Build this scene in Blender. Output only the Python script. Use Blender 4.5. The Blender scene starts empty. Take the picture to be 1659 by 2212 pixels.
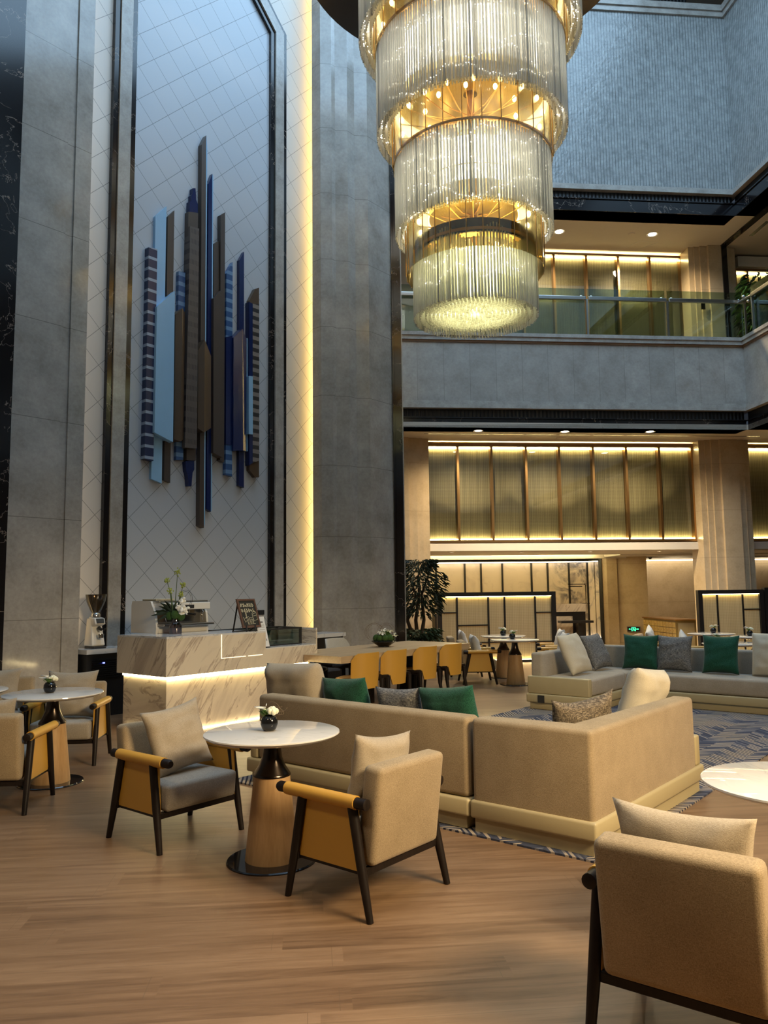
import bpy, bmesh, math, random
from math import radians as R, sin, cos, pi, hypot, sqrt, atan2
from mathutils import Vector as V, Matrix, noise
random.seed(7)
SC = bpy.context.scene
COL = SC.collection
# ---------------------------------------------------------------- camera
F, PIT, ROL, CX, CY, HC = 1678.0, R(5.8), R(-0.70), 829.5, 1106.0, 1.59
_r = V((1, 0, 0)); FW = V((0, cos(PIT), sin(PIT))); _u = V((0, -sin(PIT), cos(PIT)))
RX = cos(ROL)*_r + sin(ROL)*_u
UP = -sin(ROL)*_r + cos(ROL)*_u
CAMP = V((0, 0, HC))
cd = bpy.data.cameras.new('camera'); co = bpy.data.objects.new('camera', cd); COL.objects.link(co)
co.matrix_world = Matrix(((RX.x, UP.x, -FW.x, 0), (RX.y, UP.y, -FW.y, 0), (RX.z, UP.z, -FW.z, HC), (0, 0, 0, 1)))
cd.sensor_fit = 'VERTICAL'; cd.sensor_height = 36.0; cd.lens = F/2212*36.0; cd.clip_end = 200
SC.camera = co
YB, YD = R(5.5), R(50.5)          # headings of the straight back wall and of the chamfered art wall
BX = V((cos(YB), sin(YB), 0)); BN = V((-sin(YB), cos(YB), 0))
DX = V((cos(YD), sin(YD), 0)); DN = V((-sin(YD), cos(YD), 0))
def D(u, v, z=0): return DX*u + DN*v + V((0, 0, z))
def B(x, y, z=0): return BX*x + BN*y + V((0, 0, z))
def toD(P): return (P.dot(DX), P.dot(DN), P.z)
def toB(P): return (P.dot(BX), P.dot(BN), P.z)
def ray(x, y): return RX*((x-CX)/F) - UP*((y-CY)/F) + FW
def fl(x, y, h=0.0):
    d = ray(x, y); return CAMP + d*((h-HC)/d.z)
def pl(x, y, n, d):
    r = ray(x, y); return CAMP + r*((d-CAMP.dot(n))/r.dot(n))
def dD(x, y, v): return toD(pl(x, y, DN, v))      # (u, v, z) of a sight line on an art-wall-parallel plane
def dB(x, y, d): return toB(pl(x, y, BN, d))
# ---------------------------------------------------------------- mesh building
class MB:
    def __init__(s): s.bm = bmesh.new()
    def face(s, pts):
        vs = [s.bm.verts.new(p) for p in pts]
        try: return s.bm.faces.new(vs)
        except ValueError: return None
    def box(s, x0, x1, y0, y1, z0, z1, bev=0, seg=2):
        b = s.bm if not bev else bmesh.new()
        v = [b.verts.new(p) for p in ((x0,y0,z0),(x1,y0,z0),(x1,y1,z0),(x0,y1,z0),(x0,y0,z1),(x1,y0,z1),(x1,y1,z1),(x0,y1,z1))]
        for f in ((3,2,1,0),(4,5,6,7),(0,1,5,4),(1,2,6,5),(2,3,7,6),(3,0,4,7)): b.faces.new([v[i] for i in f])
        if bev:
            bmesh.ops.bevel(b, geom=list(b.edges), offset=bev, segments=seg, profile=.5, affect='EDGES')
            s.merge(b)
        return s
    def merge(s, b, M=None):
        mp = {}
        for v in b.verts: mp[v] = s.bm.verts.new(M @ v.co if M else v.co)
        for f in b.faces:
            try: s.bm.faces.new([mp[v] for v in f.verts])
            except ValueError: pass
        b.free(); return s
    def hexa(s, p, bev=0, seg=2):       # 8 corners: bottom ring then top ring
        b = bmesh.new(); v = [b.verts.new(q) for q in p]
        for f in ((3,2,1,0),(4,5,6,7),(0,1,5,4),(1,2,6,5),(2,3,7,6),(3,0,4,7)): b.faces.new([v[i] for i in f])
        if bev: bmesh.ops.bevel(b, geom=list(b.edges), offset=bev, segments=seg, profile=.5, affect='EDGES')
        return s.merge(b)
    def prism(s, poly, z0, z1, axis='z'):    # poly of (a,b) extruded along an axis
        def P(a, b, c): return (a, b, c) if axis == 'z' else ((a, c, b) if axis == 'y' else (c, a, b))
        lo = [s.bm.verts.new(P(a, b, z0)) for a, b in poly]; hi = [s.bm.verts.new(P(a, b, z1)) for a, b in poly]
        n = len(poly); s.bm.faces.new(lo[::-1]); s.bm.faces.new(hi)
        for i in range(n): s.bm.faces.new((lo[i], lo[(i+1) % n], hi[(i+1) % n], hi[i]))
        return s
    def slab(s, front, back):                # two matching vertex rings
        a = [s.bm.verts.new(p) for p in front]; b = [s.bm.verts.new(p) for p in back]; n = len(a)
        s.bm.faces.new(a); s.bm.faces.new(b[::-1])
        for i in range(n): s.bm.faces.new((a[i], b[i], b[(i+1) % n], a[(i+1) % n]))
        return s
    def tube(s, pts, rads, n=10, cap=True):
        pts = [V(p) for p in pts]
        if not isinstance(rads, (list, tuple)): rads = [rads]*len(pts)
        rings = []
        t0 = (pts[1]-pts[0]).normalized()
        a = t0.orthogonal().normalized()
        for i, p in enumerate(pts):
            t = (pts[min(i+1, len(pts)-1)] - pts[max(i-1, 0)]).normalized()
            a = (a - t*a.dot(t)).normalized(); b = t.cross(a)
            rings.append([s.bm.verts.new(p + (a*cos(2*pi*k/n) + b*sin(2*pi*k/n))*rads[i]) for k in range(n)])
        for i in range(len(rings)-1):
            for k in range(n): s.bm.faces.new((rings[i][k], rings[i][(k+1) % n], rings[i+1][(k+1) % n], rings[i+1][k]))
        if cap: s.bm.faces.new(rings[0][::-1]); s.bm.faces.new(rings[-1])
        return s
    def lathe(s, prof, n=32, c=(0, 0), closed=False):
        rings = []
        for r, z in prof:
            if r < 1e-6: rings.append([s.bm.verts.new((c[0], c[1], z))])
            else: rings.append([s.bm.verts.new((c[0]+r*cos(2*pi*k/n), c[1]+r*sin(2*pi*k/n), z)) for k in range(n)])
        m = len(rings)
        for i in range(m if closed else m-1):
            A, Bq = rings[i], rings[(i+1) % m]
            for k in range(n):
                q = [A[k % len(A)], A[(k+1) % len(A)], Bq[(k+1) % len(Bq)], Bq[k % len(Bq)]]
                q2 = []
                for w in q:
                    if w not in q2: q2.append(w)
                if len(q2) > 2:
                    try: s.bm.faces.new(q2)
                    except ValueError: pass
        return s
    def ball(s, c, r, n=12, m=8, sq=(1, 1, 1)):
        c = V(c); rings = []
        for i in range(m+1):
            t = pi*i/m
            if i in (0, m): rings.append([s.bm.verts.new(c + V((0, 0, r*cos(t)*sq[2])))])
            else: rings.append([s.bm.verts.new(c + V((r*sin(t)*cos(2*pi*k/n)*sq[0], r*sin(t)*sin(2*pi*k/n)*sq[1], r*cos(t)*sq[2]))) for k in range(n)])
        for i in range(m):
            A, Q = rings[i], rings[i+1]
            for k in range(n):
                q = []
                for w in (A[k % len(A)], A[(k+1) % len(A)], Q[(k+1) % len(Q)], Q[k % len(Q)]):
                    if w not in q: q.append(w)
                s.bm.faces.new(q)
        return s
    def leaf(s, p, d, L, W, up=V((0, 0, 1)), droop=.3):
        p = V(p); d = V(d).normalized(); sd = d.cross(up)
        if sd.length < 1e-4: sd = V((1, 0, 0))
        sd.normalize(); nn = sd.cross(d)
        m = p + d*L*.5 + nn*L*.06; e = p + d*L - V((0, 0, L*droop))
        a = s.bm.verts.new(p); b = s.bm.verts.new(m + sd*W/2); c = s.bm.verts.new(e); g = s.bm.verts.new(m - sd*W/2)
        s.bm.faces.new((a, b, c)); s.bm.faces.new((a, c, g)); return s
    def build(s, name, mat, parent=None, loc=(0, 0, 0), rz=0, smooth=None, recalc=True, label=None):
        if recalc: bmesh.ops.recalc_face_normals(s.bm, faces=s.bm.faces)
        me = bpy.data.meshes.new(name); s.bm.to_mesh(me); s.bm.free()
        if mat: 
            for m in (mat if isinstance(mat, list) else [mat]): me.materials.append(m)
        if smooth is not None:
            if smooth >= 180: me.polygons.foreach_set('use_smooth', [True]*len(me.polygons))
            else: me.set_sharp_from_angle(angle=R(smooth)); me.polygons.foreach_set('use_smooth', [True]*len(me.polygons))
        o = bpy.data.objects.new(name, me); COL.objects.link(o)
        o.location = loc; o.rotation_euler = (0, 0, rz)
        if parent: o.parent = parent
        if label: o['label'] = label
        return o
def S(o): o['kind'] = 'structure'; return o
def tag(o, label, cat, group=None, kind=None):
    o['label'] = label; o['category'] = cat
    if group: o['group'] = group
    if kind: o['kind'] = kind
    return o
def T(name, label, cat, loc=(0, 0, 0), rz=0, group=None):
    o = bpy.data.objects.new(name, None); COL.objects.link(o); o.empty_display_size = .1
    o.location = loc; o.rotation_euler = (0, 0, rz)
    return tag(o, label, cat, group)
KIDS = {}
def dup(root, label, loc, rz, group=None, rot=None):
    r = root.copy(); COL.objects.link(r); r.location = loc; r.rotation_euler = rot or (0, 0, rz); r['label'] = label
    if group: r['group'] = group
    if root not in KIDS: KIDS[root] = [(c, list(c.children)) for c in root.children]
    for c, gs in KIDS[root]:
        k = c.copy(); COL.objects.link(k); k.parent = r
        for g in gs: q = g.copy(); COL.objects.link(q); q.parent = k
    return r
# ---------------------------------------------------------------- materials
class NT:
    def __init__(s, name):
        s.m = bpy.data.materials.new(name); s.m.use_nodes = True; s.t = s.m.node_tree; s.t.nodes.clear()
        s.out = s.n('ShaderNodeOutputMaterial'); s._oc = None
    def n(s, typ, **kw):
        d = s.t.nodes.new(typ)
        for k, v in kw.items():
            if hasattr(d, k): setattr(d, k, v)
            else: s.i(d, k, v)
        return d
    def i(s, d, k, v):
        if isinstance(v, bpy.types.NodeSocket): s.t.links.new(v, d.inputs[k])
        else: d.inputs[k].default_value = v
    def coord(s):
        if not s._oc: s._oc = s.n('ShaderNodeTexCoord').outputs['Object']
        return s._oc
    def mapping(s, scale=(1, 1, 1), rot=(0, 0, 0), loc=(0, 0, 0)):
        d = s.n('ShaderNodeMapping'); s.i(d, 'Vector', s.coord()); s.i(d, 'Scale', scale); s.i(d, 'Rotation', rot); s.i(d, 'Location', loc); return d.outputs[0]
    def noise(s, scale, vec=None, detail=3, rough=.5, dist=0):
        d = s.n('ShaderNodeTexNoise'); s.i(d, 'Vector', vec or s.coord()); s.i(d, 'Scale', scale); s.i(d, 'Detail', detail); s.i(d, 'Roughness', rough); s.i(d, 'Distortion', dist); return d.outputs['Fac']
    def math(s, op, a, b=0.0, c=None):
        d = s.n('ShaderNodeMath'); d.operation = op; s.i(d, 0, a); s.i(d, 1, b)
        if c is not None: s.i(d, 2, c)
        return d.outputs[0]
    def ramp(s, fac, stops):
        d = s.n('ShaderNodeValToRGB'); s.i(d, 'Fac', fac); e = d.color_ramp.elements
        while len(e) < len(stops): e.new(.5)
        for k, (p, c) in enumerate(stops): e[k].position = p; e[k].color = (*c, 1) if len(c) == 3 else c
        return d.outputs[0]
    def mix(s, fac, a, b, mode='MIX'):
        d = s.n('ShaderNodeMix'); d.data_type = 'RGBA'; d.blend_type = mode
        for k, v in ((0, fac), (6, a), (7, b)):
            if isinstance(v, bpy.types.NodeSocket): s.t.links.new(v, d.inputs[k])
            else: d.inputs[k].default_value = v if k == 0 else (*v, 1)
        return d.outputs[2]
    def bump(s, h, strength=.3, dist=.01):
        d = s.n('ShaderNodeBump'); s.i(d, 'Height', h); s.i(d, 'Strength', strength); s.i(d, 'Distance', dist); return d.outputs[0]
    def xyz(s, vec=None):
        d = s.n('ShaderNodeSeparateXYZ'); s.i(d, 0, vec or s.coord()); return d.outputs
    def pri(s, col, rough=.5, metal=0, normal=None, **kw):
        d = s.n('ShaderNodeBsdfPrincipled')
        s.i(d, 'Base Color', col if isinstance(col, bpy.types.NodeSocket) else (*col, 1)); s.i(d, 'Roughness', rough); s.i(d, 'Metallic', metal)
        if normal: s.i(d, 'Normal', normal)
        for k, v in kw.items(): s.i(d, k.replace('_', ' '), v)
        s.t.links.new(d.outputs[0], s.out.inputs[0]); return d
    def line(s, c, pitch, w, off=0.0):     # 1 on joint lines repeating every pitch
        a = s.math('FRACT', s.math('DIVIDE', s.math('ADD', c, off+500*pitch), pitch))
        return s.math('LESS_THAN', a, w/pitch)
def plain(name, col, rough=.5, metal=0, bumpscale=0, bs=.1, **kw):
    t = NT(name); nrm = t.bump(t.noise(bumpscale), bs) if bumpscale else None
    v = t.noise(9, detail=2); c = t.mix(t.math('MULTIPLY', v, .25), col, tuple(x*.78 for x in col))
    t.pri(c, rough, metal, nrm, **kw); return t.m
def fabric(name, c1, c2, wx=640, wy=120, rough=.95, bs=.35):
    t = NT(name)
    a = t.noise(1, t.mapping((wx, wx, wy)), 2); b = t.noise(1, t.mapping((wy, wy, wx)), 2)
    w = t.math('ADD', t.math('MULTIPLY', a, .5), t.math('MULTIPLY', b, .5))
    l = t.noise(6, detail=2)
    f = t.math('ADD', w, t.math('MULTIPLY', t.math('SUBTRACT', l, .5), .2))
    col = t.ramp(f, [(.34, c1), (.66, c2)])
    t.pri(col, rough, 0, t.bump(w, bs, .004), Sheen_Weight=.15, Specular_IOR_Level=.2); return t.m
def stone(name, c1, c2, c3, rough=.18, jx=0, jz=0, jx_axis='X', ribs=0, sc=2.2, jw=.006, jc=.75, spec=.5):
    t = NT(name)
    n1 = t.noise(sc, detail=6, rough=.62); n2 = t.noise(sc*9, detail=4, rough=.6)
    f = t.math('ADD', t.math('MULTIPLY', n1, .7), t.math('MULTIPLY', n2, .3))
    col = t.ramp(f, [(.3, c1), (.5, c2), (.72, c3)])
    ox = t.xyz(); h = None
    if jx or jz:
        ls = []
        if jx:
            # every slab its own shade
            cell = t.n('ShaderNodeTexWhiteNoise'); cell.noise_dimensions = '1D'
            t.i(cell, 'W', t.math('FLOOR', t.math('DIVIDE', t.math('ADD', ox[jx_axis], 500*jx), jx)))
            col = t.mix(t.math('MULTIPLY', cell.outputs[0], .35), col, tuple(x*.72 for x in c2))
            ls.append(t.line(ox[jx_axis], jx, jw))
        if jz: ls.append(t.line(ox['Z'], jz, jw))
        l = ls[0] if len(ls) == 1 else t.math('MAXIMUM', ls[0], ls[1])
        col = t.mix(l, col, tuple(x*jc for x in c1)); 
    nrm = None
    if ribs:
        spk = t.noise(7, detail=5, rough=.7); col = t.mix(t.ramp(spk, [(.35, (0, 0, 0)), (.75, (1, 1, 1))]), t.mix(.5, col, tuple(x*.8 for x in c1)), c3)
        w = t.math('SINE', t.math('MULTIPLY', ox[jx_axis], 2*pi/ribs))
        g = t.math('LESS_THAN', w, -.86)
        col = t.mix(g, col, tuple(x*.5 for x in c1))
        nrm = t.bump(t.math('ADD', t.math('MULTIPLY', g, -.6), t.math('MULTIPLY', t.noise(14, detail=4), 2.0)), .3, .012)
    t.pri(col, rough, 0, nrm, Specular_IOR_Level=spec); return t.m
def veined(name, base, vein, rough=.12, sc=3, rot=(0, 0, 0), w=.05, stretch=(1, 1, 1), soft=None):
    t = NT(name)
    mp0 = t.mapping((1, 1, 1), rot); q = t.n('ShaderNodeVectorMath'); q.operation = 'MULTIPLY'; t.i(q, 0, mp0); t.i(q, 1, stretch); mp = q.outputs[0]
    n = t.noise(sc, mp, 6, .6, .6)
    a = t.math('ABSOLUTE', t.math('SUBTRACT', n, .5))
    v = t.ramp(a, [(0, (1, 1, 1)), (w, (0, 0, 0))])
    m2 = t.noise(sc*.6, mp, 3)
    fac = t.math('MULTIPLY', v, t.math('GREATER_THAN', m2, .42))
    col = t.mix(fac, base, vein)
    if soft: col = t.mix(t.ramp(t.noise(sc*.8, mp, 5, .6, 1.0), [(.45, (0, 0, 0)), (.7, (1, 1, 1))]), col, soft)
    t.pri(col, rough); return t.m
def woodm(name, c1, c2, rough=.4, grain=(1, 1, 8), sc=14, coat=0, spec=.5):
    t = NT(name)
    n = t.noise(sc, t.mapping(tuple(1/g for g in grain)), 5, .6, .4); n2 = t.noise(sc*6, t.mapping(tuple(1/g for g in grain)), 3)
    f = t.math('ADD', t.math('MULTIPLY', n, .65), t.math('MULTIPLY', n2, .35))
    t.pri(t.ramp(f, [(.3, c1), (.7, c2)]), rough, 0, t.bump(n2, .06), Coat_Weight=coat, Specular_IOR_Level=spec); return t.m
def emit(name, col, st):
    t = NT(name); e = t.n('ShaderNodeEmission'); t.i(e, 0, (*col, 1)); t.i(e, 1, st); t.t.links.new(e.outputs[0], t.out.inputs[0]); return t.m
def glassy(name, tint, refl=.10, rough=.02):
    t = NT(name); a = t.n('ShaderNodeBsdfTransparent'); t.i(a, 0, (*tint, 1)); g = t.n('ShaderNodeBsdfGlossy'); t.i(g, 'Roughness', rough); t.i(g, 'Color', (.9, .95, 1, 1))
    lw = t.n('ShaderNodeLayerWeight'); t.i(lw, 0, .25)
    x = t.n('ShaderNodeMixShader'); t.i(x, 0, t.math('ADD', t.math('MULTIPLY', lw.outputs['Fresnel'], .7), refl*.4)); t.t.links.new(a.outputs[0], x.inputs[1]); t.t.links.new(g.outputs[0], x.inputs[2]); t.t.links.new(x.outputs[0], t.out.inputs[0]); return t.m
M = {}
G1, G2, G3 = (.25, .228, .20), (.365, .338, .302), (.48, .45, .405)
M['stone'] = stone('grey_beige_marble', G1, G2, G3, .13)
M['stone_pil'] = stone('pillar_marble', G1, G2, G3, .12, jz=1.28, jw=.008)
M['stone_par'] = stone('parapet_marble', G1, G2, G3, .2, jx=.60)
M['stone_up'] = stone('upper_wall_marble', (.21, .22, .215), (.30, .31, .30), (.42, .43, .415), .22, jx=.60, ribs=.073, sc=3.2)
M['stone_side'] = stone('side_wall_marble', (.21, .22, .215), (.30, .31, .30), (.42, .43, .415), .22, jx=.60, jx_axis='Y', ribs=.073, sc=3.2)
M['stone_warm'] = stone('warm_beige_marble', (.42, .33, .21), (.52, .41, .27), (.58, .47, .32), .25, jz=1.15, sc=2.5)
M['stone_trim'] = stone('trim_marble', G1, G2, G3, .2, sc=4)
M['dark_marble'] = veined('black_marble', (.010, .009, .010), (.26, .21, .17), .14, 1.1, w=.0028)
M['dark_grille'] = None
t = NT('black_fluted_marble'); w = t.math('SINE', t.math('MULTIPLY', t.xyz()['X'], 2*pi/.09)); t.pri((.008, .008, .009), .45, 0, t.bump(w, .4, .02)); M['dark_grille'] = t.m
def tile(name, col, rough, p=.537, su=12.219, du=7.361):
    t = NT(name); o = t.xyz()
    a = t.math('ADD', o['X'], o['Z']); b = t.math('SUBTRACT', o['X'], o['Z'])
    l = t.math('MAXIMUM', t.line(a, p, .011, -su), t.line(b, p, .011, -du))
    c = t.mix(l, col, tuple(x*.42 for x in col))
    n = t.noise(55, detail=2)
    h = t.math('ADD', t.math('MULTIPLY', l, -1.0), t.math('MULTIPLY', n, .04))
    t.pri(c, rough, 0, t.bump(h, .5, .01)); return t.m
M['tile_side'] = tile('cream_diamond_tile', (.66, .61, .55), .45)
M['tile_panel'] = tile('white_diamond_tile', (.47, .495, .53), .32)
M['white'] = plain('white_plaster', (.62, .58, .52), .8)
M['ceil'] = plain('ceiling_plaster', (.58, .52, .43), .85)
M['brass'] = plain('brushed_brass', (.55, .33, .14), .3, 1)
M['woodtrim'] = plain('brown_trim', (.22, .12, .055), .5)
M['black'] = plain('black_lacquer', (.012, .011, .011), .35)
M['rubber'] = plain('black_plastic', (.015, .015, .016), .5)
M['led'] = emit('warm_led', (1, .79, .36), 34)
M['led_soft'] = emit('warm_led_soft', (1, .79, .38), 20)
M['led_white'] = emit('counter_led', (1, .78, .38), 24)
M['led_mid'] = emit('warm_led_dim', (1, .86, .62), 7)
M['lamp'] = emit('downlight_lens', (1, .85, .62), 14)
M['bulb'] = emit('candle_bulb', (1, .88, .66), 26)
t = NT('woven_glass_panel'); o = t.xyz()
a = t.math('SINE', t.math('MULTIPLY', o['X'], 2*pi/.045)); b = t.math('SINE', t.math('MULTIPLY', o['Z'], 2*pi/.035)); n = t.noise(1, t.mapping((24, 1, .4)), 3)
f = t.math('ADD', t.math('MULTIPLY', t.math('ADD', a, b), .14), n)
t.pri(t.ramp(f, [(.3, (.15, .125, .07)), (.75, (.29, .25, .145))]), .5, 0, None); M['mesh'] = t.m
t = NT('woven_screen_fabric'); o = t.xyz()
a = t.math('SINE', t.math('MULTIPLY', o['X'], 2*pi/.04)); b = t.math('SINE', t.math('MULTIPLY', o['Z'], 2*pi/.035)); n = t.noise(1, t.mapping((30, 1, .5)), 3)
f = t.math('ADD', t.math('MULTIPLY', t.math('ADD', a, b), .16), n)
t.pri(t.ramp(f, [(.3, (.46, .345, .165)), (.75, (.58, .45, .235))]), .6); M['screen'] = t.m
# wood plank floor
t = NT('oak_plank_floor')
mp = t.mapping((1, 1, 1), (0, 0, -YB))
sx = t.xyz(mp); row = t.math('FLOOR', t.math('DIVIDE', t.math('ADD', sx['Y'], 100), .18))
wn = t.n('ShaderNodeTexWhiteNoise'); wn.noise_dimensions = '1D'; t.i(wn, 'W', row)
xs = t.math('ADD', sx['X'], t.math('MULTIPLY', wn.outputs[0], 3.1)); pk = t.math('FLOOR', t.math('DIVIDE', t.math('ADD', xs, 100), 1.45))
w2 = t.n('ShaderNodeTexWhiteNoise'); w2.noise_dimensions = '2D'; cb = t.n('ShaderNodeCombineXYZ'); t.i(cb, 0, row); t.i(cb, 1, pk); t.i(w2, 'Vector', cb.outputs[0])
st = t.n('ShaderNodeVectorMath'); st.operation = 'MULTIPLY_ADD'; t.i(st, 0, mp); t.i(st, 1, (1.1, 15, 1)); c3 = t.n('ShaderNodeCombineXYZ'); t.i(c3, 0, t.math('MULTIPLY', w2.outputs[0], 37)); t.i(c3, 1, t.math('MULTIPLY', w2.outputs[0], 91)); t.i(st, 2, c3.outputs[0])
g = t.noise(1.1, st.outputs[0], 7, .6, .8); g2 = t.noise(9, st.outputs[0], 4, .6)
f = t.math('ADD', t.math('ADD', t.math('MULTIPLY', g, .70), t.math('MULTIPLY', g2, .22)), t.math('MULTIPLY', w2.outputs[0], .16))
col = t.ramp(f, [(.30, (.085, .047, .024)), (.5, (.165, .097, .052)), (.72, (.245, .153, .087))])
jl = t.math('MAXIMUM', t.line(sx['Y'], .18, .003), t.line(xs, 1.45, .003))
col = t.mix(t.math('MULTIPLY', jl, .55), col, (.11, .07, .04))
t.pri(col, t.math('ADD', .30, t.math('MULTIPLY', g2, .12)), 0, t.bump(t.math('SUBTRACT', t.math('MULTIPLY', g2, .3), jl), .06), Specular_IOR_Level=.45); M['floor'] = t.m
M['floor_stone'] = stone('polished_stone_floor', (.30, .22, .13), (.40, .30, .19), (.48, .37, .24), .08, sc=1.5)
M['beige'] = fabric('beige_weave', (.205, .150, .085), (.385, .295, .185))
M['greyfab'] = fabric('grey_beige_weave', (.235, .205, .165), (.41, .365, .305))
M['cush'] = fabric('cushion_linen', (.25, .205, .145), (.41, .345, .26))
M['cream'] = fabric('cream_linen', (.46, .41, .31), (.62, .56, .45))
M['tan'] = fabric('tan_linen', (.30, .245, .175), (.45, .38, .285))
M['green'] = fabric('green_felt', (.006, .045, .027), (.02, .10, .062), 160, 160)
M['palegrey'] = fabric('pale_grey_linen', (.42, .42, .41), (.58, .58, .56))
def tweed(name, a, b, c):
    t = NT(name)
    x = t.noise(1, t.mapping((320, 320, 40)), 2); y = t.noise(1, t.mapping((40, 40, 320)), 2)
    f = t.math('ADD', t.math('MULTIPLY', x, .5), t.math('MULTIPLY', y, .5))
    t.pri(t.ramp(f, [(.38, a), (.5, b), (.60, c)]), .95, 0, t.bump(f, .5, .006)); return t.m
M['tweed'] = tweed('grey_tweed', (.05, .05, .053), (.125, .125, .128), (.30, .285, .26))
M['tweed_brown'] = tweed('brown_tweed', (.04, .033, .026), (.105, .08, .055), (.31, .25, .175))
M['khaki'] = plain('khaki_leather', (.40, .335, .195), .42, bumpscale=160, bs=.05)
M['yellow'] = plain('mustard_leather', (.56, .30, .045), .42, bumpscale=180, bs=.05)
M['tanleather'] = plain('tan_seat_leather', (.52, .36, .18), .4, bumpscale=180, bs=.05)
M['darkwood'] = woodm('wenge_wood', (.007, .005, .004), (.018, .012, .010), .42, spec=.22)
M['oak'] = woodm('oak_veneer', (.36, .21, .09), (.55, .35, .17), .42, (1, 1, 9), 11)
M['tableoak'] = woodm('pale_oak_top', (.33, .23, .13), (.50, .37, .23), .4, (9, 1, 1), 8)
M['gunmetal'] = plain('dark_bronze_metal', (.075, .06, .05), .22, 1)
M['baseplate'] = plain('black_glass_plate', (.012, .012, .014), .06)
M['top'] = veined('white_marble_top', (.66, .635, .60), (.55, .53, .50), .05, 1.6, (0, 0, .6), .012, (1, 3, 1), (.60, .575, .54))
M['counter'] = veined('beige_veined_marble', (.68, .61, .50), (.38, .31, .255), .10, 1.15, (0, R(-36), 0), .03, (4.6, 1.0, .75), (.50, .43, .355))
M['counter_end'] = veined('beige_veined_marble_end', (.68, .61, .50), (.38, .31, .255), .10, 1.15, (R(-36), 0, 0), .03, (1.0, 4.6, .75), (.50, .43, .355))
M['ctop'] = veined('pale_counter_top', (.62, .62, .62), (.45, .45, .46), .12, 4, w=.03)
M['black_ceramic'] = plain('black_ceramic', (.008, .008, .009), .05)
M['petal'] = plain('white_petal', (.82, .80, .72), .6)
M['petal_cream'] = plain('cream_petal', (.80, .76, .55), .6)
M['moss'] = plain('green_moss', (.035, .085, .014), .95, bumpscale=120, bs=1)
M['leaf'] = plain('dark_leaf', (.014, .028, .012), .5)
M['leaf2'] = plain('bright_leaf', (.10, .18, .03), .5)
M['stem'] = plain('green_stem', (.05, .09, .03), .6)
M['twig'] = plain('brown_twig', (.15, .10, .055), .7)
M['bark'] = plain('bark', (.05, .035, .025), .9, bumpscale=40, bs=.5)
M['pot'] = plain('cream_planter', (.50, .44, .33), .5)
M['chrome'] = plain('chrome', (.62, .62, .62), .12, 1)
M['steel'] = plain('brushed_steel', (.45, .44, .42), .28, 1)
M['whiteenamel'] = plain('white_enamel', (.70, .68, .64), .22)
M['gold_mirror'] = plain('copper_panel', (.34, .27, .13), .35, 1)
M['glass'] = glassy('clear_glass', (.93, .96, .95))
M['glass_green'] = glassy('green_tinted_glass', (.60, .70, .62), .16)
M['glass_case'] = glassy('case_glass', (.62, .68, .62), .25)
M['glass_amber'] = glassy('amber_glass', (.96, .84, .55), .22, .08)
M['glass_pink'] = glassy('smoky_pink_glass', (.55, .42, .42), .3)
M['glass_smoke'] = glassy('smoky_hopper', (.50, .43, .34), .2)
M['glass_pane'] = glassy('panel_glass', (.97, .98, .96), .12, .03)
M['skin_water'] = glassy('bottle_plastic', (.9, .9, .95), .3)
M['navy'] = plain('navy_enamel', (.008, .018, .085), .22)
M['skyblue'] = plain('light_blue_enamel', (.30, .52, .74), .2)
M['brownslat'] = plain('dark_brown_enamel', (.070, .052, .042), .38)
M['bronzeslat'] = plain('bronze_brown_enamel', (.085, .052, .028), .35)
def stripes(name, a, b, pitch, frac):
    t = NT(name); o = t.xyz(); f = t.math('FRACT', t.math('DIVIDE', t.math('ADD', o['Z'], 50*pitch), pitch))
    t.pri(t.mix(t.math('LESS_THAN', f, frac), a, b), .3); return t.m
M['stripe_navy'] = stripes('navy_striped_enamel', (.012, .022, .075), (.30, .36, .46), .17, .26)
M['stripe_blue'] = stripes('blue_striped_enamel', (.03, .085, .22), (.14, .25, .42), .16, .4)
M['stripe_brown'] = stripes('brown_striped_enamel', (.035, .030, .028), (.23, .20, .18), .14, .5)
t = NT('perforated_brown_enamel'); o = t.xyz()
l = t.math('MULTIPLY', t.math('LESS_THAN', t.math('FRACT', t.math('DIVIDE', t.math('ADD', o['X'], 50), .028)), .4), t.math('LESS_THAN', t.math('FRACT', t.math('DIVIDE', t.math('ADD', o['Z'], 50), .17)), .45))
t.pri(t.mix(l, (.105, .085, .075), (.045, .036, .034)), .4); M['perf'] = t.m
# patterned rug: bands of alternately slanted dashes
t = NT('blue_dash_rug'); o = t.xyz()
wv = t.noise(.8, detail=2); yy = t.math('ADD', o['Y'], t.math('MULTIPLY', wv, .16))
bf = t.math('DIVIDE', t.math('ADD', yy, 50), .30); bi = t.math('FLOOR', bf); fr = t.math('SUBTRACT', t.math('FRACT', bf), .5)
sg = t.math('SUBTRACT', t.math('MULTIPLY', t.math('FLOORED_MODULO', bi, 2), 2), 1)
xx = t.math('ADD', o['X'], t.math('MULTIPLY', t.math('MULTIPLY', fr, sg), .30))
s1 = t.math('FRACT', t.math('DIVIDE', t.math('ADD', xx, 50), .050)); dash = t.math('LESS_THAN', s1, .56)
cw = t.n('ShaderNodeTexWhiteNoise'); cw.noise_dimensions = '2D'; cc = t.n('ShaderNodeCombineXYZ'); t.i(cc, 0, t.math('FLOOR', t.math('DIVIDE', t.math('ADD', xx, 50), .050))); t.i(cc, 1, t.math('FLOOR', t.math('MULTIPLY', bf, 2))); t.i(cw, 'Vector', cc.outputs[0])
big = t.noise(1.5, detail=2)
pick = t.math('ADD', t.math('MULTIPLY', cw.outputs[0], .42), t.math('MULTIPLY', big, .9))
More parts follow.
